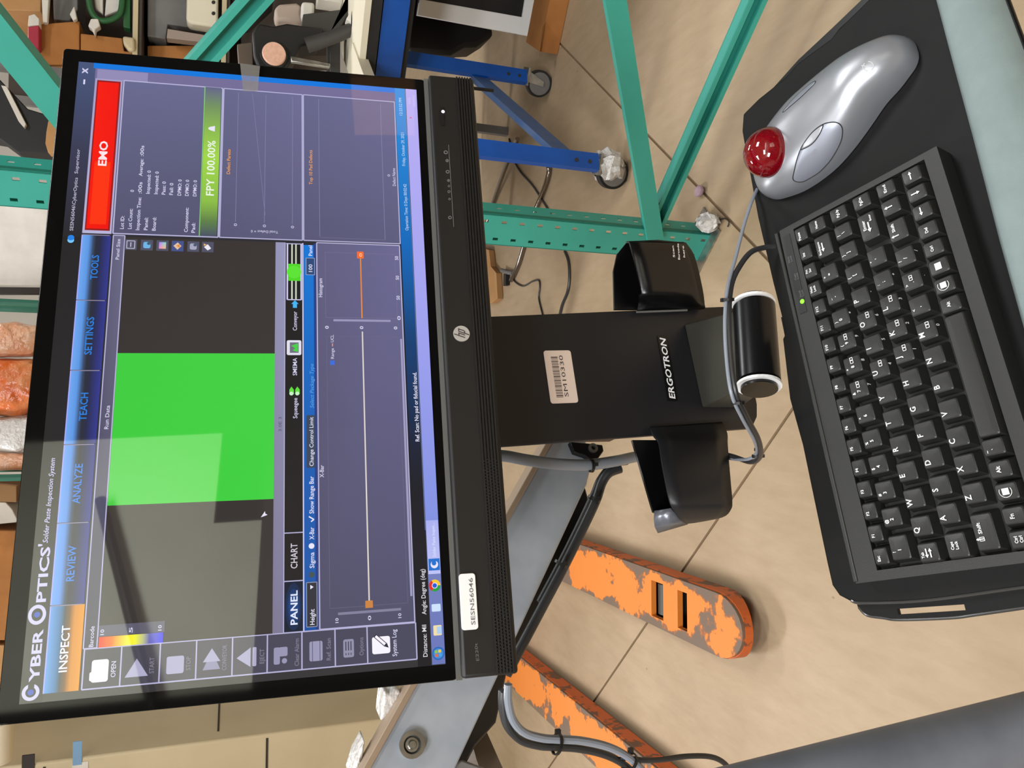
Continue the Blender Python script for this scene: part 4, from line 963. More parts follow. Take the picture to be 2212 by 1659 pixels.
def surf(x, y):
    """height of the shell above the keyboard plane at x,y (mm)"""
    for (ya, la, ra, ha), (yb, lb, rb_, hb) in zip(rows, rows[1:]):
        if ya >= y >= yb:
            t = (ya - y) / (ya - yb); l, r, h = la + (lb - la) * t, ra + (rb_ - ra) * t, ha + (hb - ha) * t
            cx_, a_ = (l + r) / 2, (r - l) / 2
            q = max(-1, min(1, (x - cx_) / a_)); return -22.8 + h * (1 - abs(q) ** EX) ** (1 / EX)
    return -22.8
def onshell(x, y):
    z = 0.0
    for _ in range(12):
        p = F_KB.px(1550 + .3013 * x, .3013 * y, z * MM); z = 0.5 * z + 0.5 * surf(p.x * 1000, p.y * 1000)
    return (p.x * 1000, p.y * 1000)
def patch(L, name, m, lift, parent, bev=0.0, gapw=0.0):
    """a panel lying on the shell: outline L (mm), its border follows the surface"""
    c = (sum(p[0] for p in L) / len(L), sum(p[1] for p in L) / len(L)); R = []
    for k in (1.0, 0.93, 0.7, 0.35, 0.02):
        lf = lift * (0.35 if k == 1.0 else 1.0)
        R.append([Vector((c[0] + (p[0] - c[0]) * k, c[1] + (p[1] - c[1]) * k, 0)) for p in L])
        for v in R[-1]: v.z = surf(v.x, v.y) + lf
    mb = MB(); mb.loft([[p * MM for p in r] for r in R], cap=False); return mb.build(name, m, parent, smooth=True, angle=60)
BTN = [onshell(x, y) for x, y in ((545, 1290), (553, 1220), (575, 1130), (600, 1065), (640, 1000), (690, 940), (755, 893), (820, 877), (868, 885), (895, 920), (893, 985), (870, 1050), (830, 1120), (790, 1175), (730, 1235), (660, 1280), (600, 1306))]
cB = (sum(p[0] for p in BTN) / len(BTN), sum(p[1] for p in BTN) / len(BTN))
def groove(name, L, r, lift=0.1):
    D = catmull([Vector((x, y, 0)) for x, y in L], 5, True); mb = MB()
    mb.tube([Vector((v.x, v.y, surf(v.x, v.y) + lift)) * MM for v in D], r * MM, 6, closed=True, smooth=False); return mb.build(name, m_gap, tb, smooth=True)
def fine(L): return [(v.x, v.y) for v in catmull([Vector((x, y, 0)) for x, y in L], 5, True)]
groove('button_groove', BTN, 0.42, 0.3)
btn = patch(fine(BTN), 'button', m_silver2, 0.6, tb)
SEG = [onshell(x, y) for x, y in ((600, 1072), (640, 1005), (690, 945), (757, 897), (748, 938), (722, 985), (690, 1025), (650, 1055))]
cS = (sum(p[0] for p in SEG) / len(SEG), sum(p[1] for p in SEG) / len(SEG))
groove('small_button_groove', SEG, 0.4, 0.8)
patch(fine(SEG), 'small_button', m_silver, 0.9, tb)
q = onshell(1080, 475); p = Vector((q[0] * MM, q[1] * MM, 0)); mb = MB()
for a0, a1, r in ((20, 150, 3.2), (190, 340, 3.2)): 
    L = circ(p.x * 1000, p.y * 1000, r, 12, a0, a1); mb.tube([Vector((x, y, surf(x, y) + 0.1)) * MM for x, y in L], 0.00035, 6, smooth=False)
x, y = p.x * 1000, p.y * 1000; mb.tube([Vector((x + k, y + k * 1.4, surf(x + k, y + k * 1.4) + 0.1)) * MM for k in (-2, 0, 2.6)], 0.00035, 6, smooth=False)
SB = [onshell(x, y) for x, y in ((468, 806), (530, 726), (606, 652), (684, 590), (704, 588), (680, 618), (606, 690), (530, 756))]
groove('side_button_groove', SB, 0.3, 0.2); patch(fine(SB), 'side_button', m_silver2, 0.5, tb)
mb.build('emblem', mat('emblem_print', rgb(190, 193, 196), 0.4), tb)

# ------------------------------------------------------------------ cables at the hinge
def C(L): return [ony(x, y, Y) for x, y, Y in L]
mb = MB(); mb.tube(C([(1674, 533, .545), (1650, 535, .548), (1622, 545, .548), (1598, 575, .545), (1580, 615, .54), (1574, 680, .53), (1577, 760, .525), (1588, 845, .52), (1612, 900, .53), (1638, 950, .55), (1642, 985, .575), (1622, 998, .60), (1580, 985, .63), (1520, 970, .69)]), 0.0023, 10)
tag(mb.build('keyboard_cable', m_cable, None, world=True, smooth=True, origin=ony(1580, 650, .53)), 'thick black keyboard cable looping over the tray hinge', 'cable')
mb = MB(); mb.tube(C([(1636, 408, .575), (1622, 440, .565), (1606, 490, .558), (1588, 560, .548), (1572, 620, .538), (1566, 690, .53), (1569, 770, .525), (1580, 850, .52), (1604, 905, .53), (1630, 952, .552), (1634, 978, .578), (1615, 992, .60), (1575, 990, .635), (1520, 975, .695)]), 0.0015, 10)
tag(mb.build('mouse_cable', m_cable2, None, world=True, smooth=True, origin=ony(1570, 650, .53)), 'thin grey mouse cable running from the trackball across the hinge', 'cable')
for i, (x, y, Y, lb) in enumerate(((1569, 648, .5355, 'black zip tie on the cables, nearest the trackball end of hinge'), (1592, 870, .523, 'black zip tie on the cables, left end of the hinge'), (1636, 985, .583, 'black zip tie at the lowest bend of the cable loop'))):
    c = ony(x + 2, y, Y); mb = MB(); q = C([(x - 3, y + 6, Y), (x + 3, y - 6, Y)]) if i < 2 else C([(x - 6, y + 2, Y), (x + 6, y - 2, Y)])
    d = (ony(x + 1, y + 8, Y) - ony(x, y - 8, Y)).normalized()
    mb.ring(c - d * 0.0012, c + d * 0.0012, 0.0056, 0.0046, 16); h = ony(x - 8 if i < 2 else x - 2, y if i < 2 else y - 14, Y); mb.obox(h, (.0014, 0, 0), (0, .0014, 0), (0, 0, .0014))
    tag(mb.build('zip_tie', m_tie, None, world=True, origin=c), lb, 'zip tie', 'zip ties on the cables')
# second bundle : from under the monitor along the arm
def PY(x, y, Y): return ony(x, y, Y)
mb = MB(); mb.tube(C([(1060, 985, .69), (1090, 985, .685), (1140, 994, .68), (1200, 1002, .68), (1270, 1004, .69), (1330, 996, .70), (1385, 985, .72), (1440, 985, .74)]), 0.0055, 12)
cbm = mb.build('cable_bundle', m_cable2, None, world=True, smooth=True, origin=ony(1200, 1000, .68)); tag(cbm, 'thick grey cable bundle from monitor base to the left holder', 'cable')
mb = MB(); mb.tube(C([(1340, 1012, .71), (1315, 1022, .71), (1300, 1044, .71), (1287, 1082, .705), (1254, 1152, .70), (1214, 1232, .69), (1174, 1307, .68), (1134, 1382, .67), (1094, 1457, .66)]), 0.0048, 12)
mb.tube(C([(1355, 998, .72), (1320, 1006, .72), (1295, 1035, .715), (1281, 1068, .712), (1246, 1143, .708), (1206, 1223, .70), (1165, 1300, .69)]), 0.003, 10)
tag(mb.build('cable_bundle', m_cable, None, world=True, smooth=True, origin=ony(1240, 1145, .70)), 'grey black cables strapped along the underside of the steel arm', 'cable')
for x, y, Y, lb in ((1277, 1006, .688, 'black zip tie round the grey bundle below the monitor'), (1283, 1078, .70, 'black zip tie on arm cables, upper one near the holder'), (1211, 1218, .688, 'black zip tie on arm cables, lower one by the orange fork')):
    c = ony(x, y, Y); mb = MB(); d = (ony(x - 8, y + 14, Y) - ony(x + 8, y - 14, Y)).normalized() if y > 1050 else (ony(x + 10, y, Y) - ony(x - 10, y, Y)).normalized()
    mb.ring(c - d * 0.0014, c + d * 0.0014, 0.0066, 0.0056, 16); mb.obox(c + Vector((0.002, -0.006, -0.002)), (.0016, 0, 0), (0, .0016, 0), (0, 0, .002))
    tag(mb.build('zip_tie', m_tie, None, world=True, origin=c), lb, 'zip tie', 'zip ties on the cables')
L3 = [(1098, 1478, .60), (1098, 1515, .60), (1108, 1555, .60), (1132, 1582, .60), (1170, 1594, .60), (1205, 1597, .60), (1255, 1600, .60), (1310, 1612, .60), (1352, 1632, .60), (1385, 1662, .60), (1420, 1710, .60)]
mb = MB(); mb.tube(C(L3), 0.0034, 10)
tag(mb.build('hanging_cable', m_cable2, None, world=True, smooth=True, origin=ony(1205, 1597, .6)), 'grey cable hanging in front of the orange fork, upper of the pair', 'cable')
mb = MB(); mb.tube([ony(x - 8, y + 17, Y + .006) for x, y, Y in L3], 0.0032, 10)
mb.tube([ony(x - 14, y + 12, Y + .012) for x, y, Y in L3], 0.003, 10)
tag(mb.build('hanging_cable', m_cable, None, world=True, smooth=True, origin=ony(1205, 1612, .6)), 'black cable pair sagging below the grey one at the left edge', 'cable')
mb = MB(); mb.tube(C([(1340, 1634, .605), (1385, 1642, .60), (1430, 1641, .60), (1480, 1634, .60), (1530, 1634, .60), (1560, 1645, .60), (1580, 1668, .60), (1590, 1700, .60)]), 0.0024, 10)
tag(mb.build('loose_cable', m_cable, None, world=True, smooth=True, origin=ony(1480, 1634, .6)), 'single black cable curving over towards the grey rail', 'cable')
for x, y, lb in ((1205, 1600, 'black zip tie on the hanging cables, upper'), (1362, 1640, 'black zip tie on the hanging cables, lower')):
    c = ony(x - 2, y + 7, .602); mb = MB(); d = (ony(x + 10, y + (2 if x < 1300 else 8), .602) - ony(x - 10, y - (2 if x < 1300 else 8), .602)).normalized()
    mb.ring(c - d * 0.0013, c + d * 0.0013, 0.0088, 0.0078, 16); h = ony(x, y - 20, .60); mb.obox(h, (.0016, 0, 0), (0, .0016, 0), (0, 0, .0022))
    tag(mb.build('zip_tie', m_tie, None, world=True, origin=c), lb, 'zip tie', 'zip ties on the cables')

# ------------------------------------------------------------------ orange pallet jack
fd = Vector((-0.05, 1.0, 0)).normalized(); fs_ = Vector((fd.y, -fd.x, 0))
F_J = Frame((-0.62, 1.66, 0), fs_, fd, (0, 0, 1))
jack = thing('pallet_jack', F_J, 'chipped orange pallet jack, two forks pointing at the viewer', 'pallet jack')
def fork(ox, slots, L=1.85):
    Fo = Frame(F_J.w((ox, 0, 0)), fs_, fd, (0, 0, 1))
    root = bpy.data.objects.new('fork', None)
    mb = MB(); hw = 0.0825; zt = 0.085; zb = 0.068
    nose = [(hw * math.sin(math.radians(a)), 0.115 - 0.115 * math.cos(math.radians(a))) for a in range(-90, 91, 12)]
    def pr(Lp, a, b): mb.prism(Lp, a, b)
    if slots:
        pr([(x, y) for x, y in nose] + [(hw, 0.255), (-hw, 0.255)], zb, zt)
        for y0, y1 in ((0.305, 0.385), (0.455, L)): pr([(-hw, y0), (hw, y0), (hw, y1), (-hw, y1)], zb, zt)
        for y0, y1 in ((0.255, 0.305), (0.385, 0.455)):
            pr([(-hw, y0), (-0.055, y0), (-0.055, y1), (-hw, y1)], zb, zt); pr([(0.052, y0), (hw, y0), (hw, y1), (0.052, y1)], zb, zt)
    else: pr(nose + [(hw, L), (-hw, L)], zb, zt)
    o = mb.build('fork_plate', m_orange, None, fr=Fo); o.parent = jack; o.location = (ox, 0, 0); o.rotation_euler = (0, 0, 0); FR[o.name] = Fo
    # side skirts and the nose skirt, slightly proud and darker
    mb = MB()
    e = 0.003
    out = [((hw + e) * math.sin(math.radians(a)), 0.115 - (0.115 + e) * math.cos(math.radians(a))) for a in range(-90, 91, 10)]
    inn = [((hw - .006) * math.sin(math.radians(a)), 0.115 - (0.115 - .006) * math.cos(math.radians(a))) for a in range(-90, 91, 10)]
    outl = [(-hw - e, L)] + out + [(hw + e, L)]; inl = [(-hw + .006, L)] + inn + [(hw - .006, L)]
    for i in range(len(outl) - 1):
        mb.hull([(*p, 0.024 if abs(p[1]) > 0.12 or p[1] > 0.12 else 0.024 + 0.03 * (1 - p[1] / 0.12)) for p in (outl[i], outl[i + 1], inl[i + 1], inl[i])], [(*p, 0.076) for p in (outl[i], outl[i + 1], inl[i + 1], inl[i])])
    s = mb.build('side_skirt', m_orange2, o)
    mb = MB(); mb.prism([(-hw + .004, .1), (hw - .004, .1), (hw - .004, L), (-hw + .004, L)], 0.028, 0.032); mb.build('under_plate', m_dark_brown, o)
    mb = MB(); mb.cyl((-0.045, 0.42, 0.04), (0.045, 0.42, 0.04), 0.036, n=24); mb.build('load_roller', m_steel, o, smooth=True)
    return o
fork(0.0, True); fork(-0.585, True)
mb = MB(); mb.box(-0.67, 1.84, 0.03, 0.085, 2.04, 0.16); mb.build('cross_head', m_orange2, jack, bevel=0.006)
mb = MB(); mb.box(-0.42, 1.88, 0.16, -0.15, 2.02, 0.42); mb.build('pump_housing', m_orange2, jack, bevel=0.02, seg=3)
mb = MB(); mb.cyl((-0.36, 2.09, 0.09), (-0.30, 2.09, 0.09), 0.09, n=24); mb.cyl((-0.27, 2.09, 0.09), (-0.21, 2.09, 0.09), 0.09, n=24); mb.cyl((-0.37, 2.09, 0.09), (-0.2, 2.09, 0.09), 0.015, n=10); mb.build('steer_wheel', m_mblack, jack, smooth=True)

# ------------------------------------------------------------------ teal rack frame
AX = Vector((0.703, -0.711, 0)); BX = Vector((0.711, 0.703, 0))
F_R = Frame((0.440, 1.950, 0), AX, BX, (0, 0, 1))
rack = thing('rack_frame', F_R, 'teal steel rack upright frame with punched post and diagonal braces', 'rack')
def punched(name, o, u, w_, z0, z1, cols, sp, hw, hh, m, parent, stag=0.0, th=0.0025):
    """sheet along z with columns of real holes"""
    mb = MB(); o, u = Vector(o), Vector(u)
    for k, cx in enumerate(cols + [None]): pass
    xs = [0.0]
    for cx in cols: xs += [cx - hw, cx + hw]
    xs.append(w_)
    for i in range(len(xs) - 1):
        xa, xb = xs[i], xs[i + 1]
        if i % 2 == 0:
            mb.add([o + u * xa + Vector((0, 0, z0)), o + u * xb + Vector((0, 0, z0)), o + u * xb + Vector((0, 0, z1)), o + u * xa + Vector((0, 0, z1))], [(0, 1, 2, 3)])
        else:
            z = z0 + sp * 0.5 + stag * (i // 2); za = z0
            while z < z1 - hh:
                mb.add([o + u * xa + Vector((0, 0, za)), o + u * xb + Vector((0, 0, za)), o + u * xb + Vector((0, 0, z - hh)), o + u * xa + Vector((0, 0, z - hh))], [(0, 1, 2, 3)])
                za = z + hh; z += sp
            mb.add([o + u * xa + Vector((0, 0, za)), o + u * xb + Vector((0, 0, za)), o + u * xb + Vector((0, 0, z1)), o + u * xa + Vector((0, 0, z1))], [(0, 1, 2, 3)])
    return mb.build(name, m, parent, solid=th)
PW, PD, PH = 0.094, 0.056, 2.7
punched('post_face', (-PW, 0, 0.006), (1, 0, 0), PW, 0, PH, [0.019, 0.073], 0.0508, 0.0042, 0.0075, m_teal, rack, -0.012)
punched('post_side', (0, 0, 0.006), (0, 1, 0), PD, 0, PH, [0.034], 0.0508, 0.004, 0.007, m_teal, rack)
mb = MB(); mb.box(0.0, 0.004, 0.006, 0.0012, 0.013, PH); mb.build('fold_shade_strip', m_teal_shade, rack)  # dark strip painting the shadow line beside the post fold
mb = MB(); mb.box(-PW, 0.0, 0.006, -PW + 0.0025, PD, PH); mb.build('post_web', m_teal, rack)
mb = MB(); mb.box(-PW, PD - 0.0025, 0.006, -PW + 0.03, PD, PH); mb.build('post_lip', m_teal, rack)
mb = MB(); mb.box(-PW - 0.03, -0.03, 0.0, 0.035, 0.09, 0.006); mb.build('foot_plate', m_zinc, rack)
def channel(name, p0, p1, wd, dp, flip=1):
    """C channel brace, open side towards -y of the frame (flip=-1) or away"""
    p0, p1 = Vector(p0), Vector(p1); d = (p1 - p0).normalized(); y = Vector((0, 1, 0)); s = d.cross(y).normalized(); mb = MB()
    t = 0.003
    mb.obox((p0 + p1) / 2 + y * (dp / 2 * flip), d * (p1 - p0).length / 2, s * wd / 2, y * t / 2)
    for k in (-1, 1): mb.obox((p0 + p1) / 2 + s * k * (wd / 2 - t / 2), d * (p1 - p0).length / 2, s * t / 2, y * dp / 2)
    for k in (-1, 1): mb.obox((p0 + p1) / 2 + s * k * (wd / 2 - 0.006) + y * (-dp / 2 * flip), d * (p1 - p0).length / 2, s * 0.006, y * t / 2)
    return mb.build(name, m_teal, rack)
YB = 0.022
channel('horizontal_brace', (0.0, YB, 0.182), (1.07, YB, 0.18), 0.046, 0.03, 1)
channel('diagonal_brace', (-0.025, YB - 0.024, 0.18), (1.07, YB, 0.815), 0.046, 0.028, -1)
channel('diagonal_brace', (1.07, YB, 0.80), (0.0, YB, 1.585), 0.045, 0.028, 1)
channel('diagonal_brace', (0.0, YB - 0.02, 1.545), (1.07, YB, 2.20), 0.062, 0.03, -1)
for c in ((-0.016, -0.004, 0.195), (-0.03, -0.004, 1.57)):
    mb = MB(); mb.sphere(c, 0.0085, 14, 8); mb.build('bolt', m_zinc, rack, smooth=True)
mb = MB(); mb.box(1.07, 0, 0, 1.164, PD, PH); mb.build('rear_post', m_teal, rack)
# pieces lying at its foot
mb = MB(); c = onz(1530, 478, 0.03); random.seed(3)
mb.sphere(c, 0.04, 12, 8, (0.7, 1.0, 0.75))
for v in mb.v: v += Vector((random.uniform(-.008, .008), random.uniform(-.008, .008), random.uniform(-.008, .008)))
for v in mb.v: v.z = max(v.z, 0.002)
tag(mb.build('crumpled_wrap', m_foil, None, world=True, origin=(c.x, c.y, 0), smooth=True, angle=20), 'crumpled white wrap lying against the foot of the teal post', 'wrap')
mb = MB(); mb.tube([onz(x, y, 0.004) for x, y in ((1545, 492), (1552, 478), (1566, 472), (1574, 480), (1572, 490))], 0.002, 6); tag(mb.build('wire_scrap', m_cable, None, world=True, smooth=True, origin=onz(1560, 478, 0)), 'tiny hook of dark wire on the floor by the post', 'wire')
mb = MB(); c = onz(1510, 413, 0.012); mb.sphere(c, 0.018, 8, 6, (1, 1.2, 0.6)); tag(mb.build('litter_scrap', mat('litter_lilac', rgb(180, 150, 160), 0.6), None, world=True, origin=(c.x, c.y, 0)), 'small lilac scrap of litter on the floor joint', 'litter')

# ------------------------------------------------------------------ blue benches
def bench_leg(parent, p, h, wd, m=m_blue):
    mb = MB(); q = Vector(p); u = Vector((0.93, 0.36, 0)); v = Vector((-0.36, 0.93, 0))
    return q, u, v
def caster(parent, p, dirv, wrapped=False):
    p = Vector(p); d = Vector(dirv).normalized(); s = Vector((-d.y, d.x, 0)); mb = MB()
    mb.obox(p + Vector((0, 0, 0.118)), s * 0.036, d * 0.036, Vector((0, 0, 0.004))); mb.cyl(p + Vector((0, 0, 0.108)), p + Vector((0, 0, 0.116)), 0.026, n=20)
    for k in (-1, 1): mb.hull([p + s * 0.02 * k + d * a + Vector((0, 0, b)) for a, b in ((-.022, .11), (.022, .11), (-.012, .04), (-.032, .04))], [p + s * 0.023 * k + d * a + Vector((0, 0, b)) for a, b in ((-.022, .11), (.022, .11), (-.012, .04), (-.032, .04))])
    c = mb.build('caster_fork', m_zinc, parent, world=True)
    mb = MB(); w0 = p - d * 0.022 + Vector((0, 0, 0.056)); mb.cyl(w0 - s * 0.015, w0 + s * 0.015, 0.056, n=32); mb.build('tyre', m_mblack, c, world=True, smooth=True)
    mb = MB(); mb.cyl(w0 - s * 0.0165, w0 + s * 0.0165, 0.047, n=28); mb.build('hub', m_greyplate, c, world=True, smooth=True)
    if wrapped:
        random.seed(5); mb = MB(); mb.sphere(p + Vector((0, 0, .072)), 0.058, 14, 9, (1, 1, 0.95))
        for v in mb.v: v += Vector((random.uniform(-.011, .011), random.uniform(-.011, .011), random.uniform(-.011, .011)))
        mb.build('wrapping', m_foil, c, world=True, smooth=True, angle=25)
    return c
# one bench : two legs with casters and a side brace, front rail and top
b1p = Vector((1.325, 3.175, 0)); b2p = Vector((0.768, 2.45, 0))
F_B = Frame(b2p, BX * 1.0, -AX, (0, 0, 1))
bench = thing('workbench', Frame((0.768, 2.45, 0)), 'blue steel workbench on casters, loaded with instruments, right of the monitor', 'workbench')
bd_ = (b1p - b2p).normalized(); bn = Vector((-bd_.y, bd_.x, 0))
def leg(parent, p, z0, z1, wd=0.03, dp=0.012, m=m_blue):
    p = Vector(p); mb = MB(); u = Vector((0.98, 0.2, 0)); v = Vector((-0.2, 0.98, 0))
    mb.obox(p + Vector((0, 0, (z0 + z1) / 2)), u * wd, v * 0.0015, Vector((0, 0, (z1 - z0) / 2)))
    mb.obox(p + u * (wd - 0.002) + v * dp + Vector((0, 0, (z0 + z1) / 2)), u * 0.0015, v * dp, Vector((0, 0, (z1 - z0) / 2)))
    mb.obox(p - u * (wd - 0.002) + v * dp + Vector((0, 0, (z0 + z1) / 2)), u * 0.0015, v * dp, Vector((0, 0, (z1 - z0) / 2)))
    l = mb.build('leg', m, parent, world=True)
    for z in (z0 + 0.035, z0 + 0.085):
        mb = MB(); mb.cyl(p - v * 0.004 - u * 0.004 + Vector((0, 0, z)), p - u * 0.004 + Vector((0, 0, z)), 0.007, n=10); mb.build('bolt', m_steel, l, world=True)
    return l
l1 = leg(bench, b1p, 0.125, 0.83); l2 = leg(bench, b2p, 0.125, 0.83)
l3 = leg(bench, b1p - AX * 0.8, 0.0, 0.83); l4 = leg(bench, b2p - AX * 0.8, 0.0, 0.83)
caster(bench, b1p + Vector((0.012, 0.03, 0)), (1, -0.45, 0)); caster(bench, b2p + Vector((0.0, 0.03, 0)), (1, -0.3, 0), True)
mb = MB(); c0, c1 = b2p + Vector((0.03, 0.06, 0.235)), b1p + Vector((-0.03, 0.03, 0.335)); d = (c1 - c0); s = Vector((d.y, -d.x, 0)).normalized(); upv = s.cross(d).normalized()
mb.obox((c0 + c1) / 2, d / 2, s * 0.012, upv * 0.033); mb.build('side_brace', m_blue2, bench, world=True)
mb = MB(); P = [b2p + AX * 0.03 - bd_ * 0.05, b1p + AX * 0.03 - bd_ * 0.02, b1p - AX * 1.2 - bd_ * 0.02, b2p - AX * 1.2 - bd_ * 0.05]; mb.sweep([Vector((p.x, p.y, 0.835)) for p in P], (0, 0, 0.04)); mb.build('bench_top', m_cream2, bench, world=True)
r0 = Vector((1.10, 3.075, 0)); rb_ = Vector((0.80, -0.60, 0)); rn = Vector((0.60, 0.80, 0))
r0 = Vector((1.203, 3.0, 0)) - rb_ * 0.12
F_W2 = Frame((r0.x, r0.y, 0), rb_, rn, (0, 0, 1))
def wbox(name, x0, y0, z0, x1, y1, z1, m):
    mb = MB(); mb.box(x0, y0, z0, x1, y1, z1); mb.v = [F_W2.w(p) for p in mb.v]; return mb.build(name, m, bench, world=True)
wbox('front_rail', 0, 0, 0.705, 1.6, 0.03, 0.80, m_blue)
wbox('edge_band', 0, -0.008, 0.805, 1.6, 0.9, 0.845, m_mblack)
wbox('bench_top', 0, -0.012, 0.845, 1.6, 0.9, 0.868, m_cream2)
wbox('inner_rail', 0, 0.03, 0.68, 1.6, 0.06, 0.80, m_mblack)
for x, y in ((1.5, 0.02), (1.5, 0.8)):
    wbox('leg', x - .04, y, 0, x + .04, y + .05, 0.8, m_blue)
def W2(x, y, z): return F_W2.w((x, y, z))

# things under and beside the benches
p0 = ony(1152, 80, 3.05); p1 = ony(900, 34, 3.25)
def traced(name, L, Y, th, m, label, cat, yaw=None, base=None):
    n = Vector((-math.sin(yaw or 0), -math.cos(yaw or 0), 0)); p = Vector((ray(L[0][0], L[0][1]).x / ray(L[0][0], L[0][1]).y * Y, Y, 0))
    P = [onp(x, y, p, n) for x, y in L]; mb = MB(); mb.sweep(P, -n * th)
    z = min(q.z for q in P); c = sum(P, Vector((0, 0, 0))) / len(P)
    return mb, Vector((c.x, c.y, z)), n, P
def mk(name, L, Y, th, m, label, cat, yaw=0.0, bevel=0.004, parts=(), group=None, zmin=None):
    mb, o, n, P = traced(name, L, Y, th, m, label, cat, yaw)
    if zmin is not None:
        for v in mb.v: v.z = max(v.z, zmin)
        o.z = max(o.z, zmin)
    if not parts:
        ob = mb.build(name, m, None, world=True, origin=o, bevel=bevel); return tag(ob, label, cat, group)
    t = thing(name, Frame(o), label, cat, group); mb.build(parts[0], m, t, world=True, bevel=bevel)
    for nm, L2, off, th2, m2 in parts[1:]:
        Q = [onp(x, y, P[0] + n * off, n) for x, y in L2]; m_ = MB(); m_.sweep(Q, -n * th2); m_.build(nm, m2, t, world=True, bevel=bevel * .4)
    return t
mk('display_panel', [(902, 33), (1150, 79), (1195, -200), (940, -260)], 3.42, 0.04, m_mblack, 'white framed dark screen leaning under the blue bench', 'screen', 0.35, 0.003, ('back', ('frame', [(902, 33), (1150, 79), (1156, 42), (908, -2)], 0.012, 0.03, m_white), ('frame', [(1122, 74), (1150, 79), (1195, -200), (1167, -200)], 0.0121, 0.03, m_white)))
mk('black_bag', [(878, 108), (890, 112), (975, 118), (1005, 101), (1030, 100), (1068, 76), (1060, 45), (890, -60)], 3.66, 0.2, m_mblack, 'black bag hanging below the bench left of the white frame', 'bag', 0.1, 0.02)
bx0, bx1 = onz(1243, -60, 0), onz(1205, 118, 0)
d = (bx1 - bx0).normalized(); s = Vector((-d.y, d.x, 0)); s = s if s.y > 0 else -s
t = thing('cardboard_box', Frame(((bx0.x + bx1.x) / 2, (bx0.y + bx1.y) / 2, 0), d, s, (0, 0, 1)), 'torn brown cardboard box on the floor under the blue bench', 'box')
Lb = (bx1 - bx0).length
mb = MB(); mb.box(-Lb / 2, 0, 0.002, Lb / 2, 0.2, 0.085); mb.build('carton', m_card, t)
mb = MB(); mb.hull([Vector((Lb / 2 - .12, 0, .085)), Vector((Lb / 2, 0, .085)), Vector((Lb / 2, .003, .085)), Vector((Lb / 2 - .12, .003, .085))], [Vector((Lb / 2 - .1, -.04, .11)), Vector((Lb / 2 + .02, -.05, .10)), Vector((Lb / 2 + .02, -.047, .10)), Vector((Lb / 2 - .1, -.037, .11))]); mb.build('flap', m_card2, t)
# chrome stool frame between post and bench
t = thing('chrome_stool_frame', Frame(onz(1150, 450, 0)), 'bent chrome stool frame on the floor behind the teal post', 'stool')
for L in ([(1118, 300, .09), (1096, 350, .06), (1078, 400, .03), (1060, 455, .012), (1050, 490, .012)], [(1160, 330, .05), (1178, 352, .02), (1186, 366, .014), (1178, 400, .014), (1156, 455, .014), (1135, 520, .014), (1120, 570, .014), (1104, 606, .014)]):
    mb = MB(); mb.tube([onz(*p) for p in L], 0.011, 12); mb.build('tube_leg', m_chrome, t, world=True, smooth=True)
mb = MB(); mb.tube([onz(*p) for p in [(1084, 584, .02), (1096, 588, .015), (1108, 590, .014)]], 0.011, 12); mb.build('tube_leg', m_greyplate, t, world=True, smooth=True)
mb = MB(); p = onz(1094, 604, .012); mb.obox(p, (.03, 0, 0), (0, .02, 0), (0, 0, .01)); mb.build('foot_cap', m_mblack, t, world=True)
def floor_cable(L, r, label):
    mb = MB(); P = [onz(x, y, r + .001) for x, y in L]; mb.tube(P, r, 8)
    tag(mb.build('floor_cable', m_cable, None, world=True, smooth=True, origin=(P[0].x, P[0].y, 0)), label, 'cable')
floor_cable([(1220, 543), (1228, 565), (1230, 600), (1226, 630), (1214, 660), (1205, 700)], 0.006, 'black cable on the floor left of the teal post, nearest one')
floor_cable([(1105, 592), (1112, 608), (1130, 618), (1150, 608), (1164, 606), (1166, 622), (1164, 645), (1172, 680), (1176, 705)], 0.004, 'thin kinked wire on the floor beside the monitor corner')
floor_cable([(1100, 300), (1110, 345), (1125, 372), (1150, 400), (1170, 430), (1185, 455), (1195, 480)], 0.005, 'grey cable on the floor behind the blue leg')
mb = MB(); P = [onz(x, y, 0.03) for x, y in ((1020, 530), (1056, 540), (1060, 575), (1072, 590), (1075, 645), (1062, 655), (1020, 655))]; mb.sweep(P, (0, 0, -0.028)); tag(mb.build('cardboard_box', m_card2, None, world=True, origin=(P[0].x, P[0].y, 0)), 'low tan carton on the floor peeking past the monitor bottom edge', 'box')

# ------------------------------------------------------------------ grey padded rail in the foreground, cream cabinet
rp0 = CAM + ray(1290, 1812) * 0.56; rp1 = CAM + ray(2560, 1497) * 0.56
d = (rp1 - rp0).normalized(); 
t = thing('equipment_rail', Frame(rp0), 'thick grey rounded rail crossing the bottom corner', 'rail')
mb = MB(); mb.tube([rp0, rp0.lerp(rp1, .5), rp1], 0.0255, 40, smooth=False); mb.build('rail_tube', m_rail, t, world=True, smooth=True)
mb = MB(); s = d.cross(Vector((0, 0, 1))).normalized(); mb.obox(rp0.lerp(rp1, .5) + Vector((0, 0, -0.11)) - s * 0.0, d * (rp1 - rp0).length / 2, s * 0.02, Vector((0, 0, 0.1))); mb.build('skirt_panel', m_mblack, t, world=True)

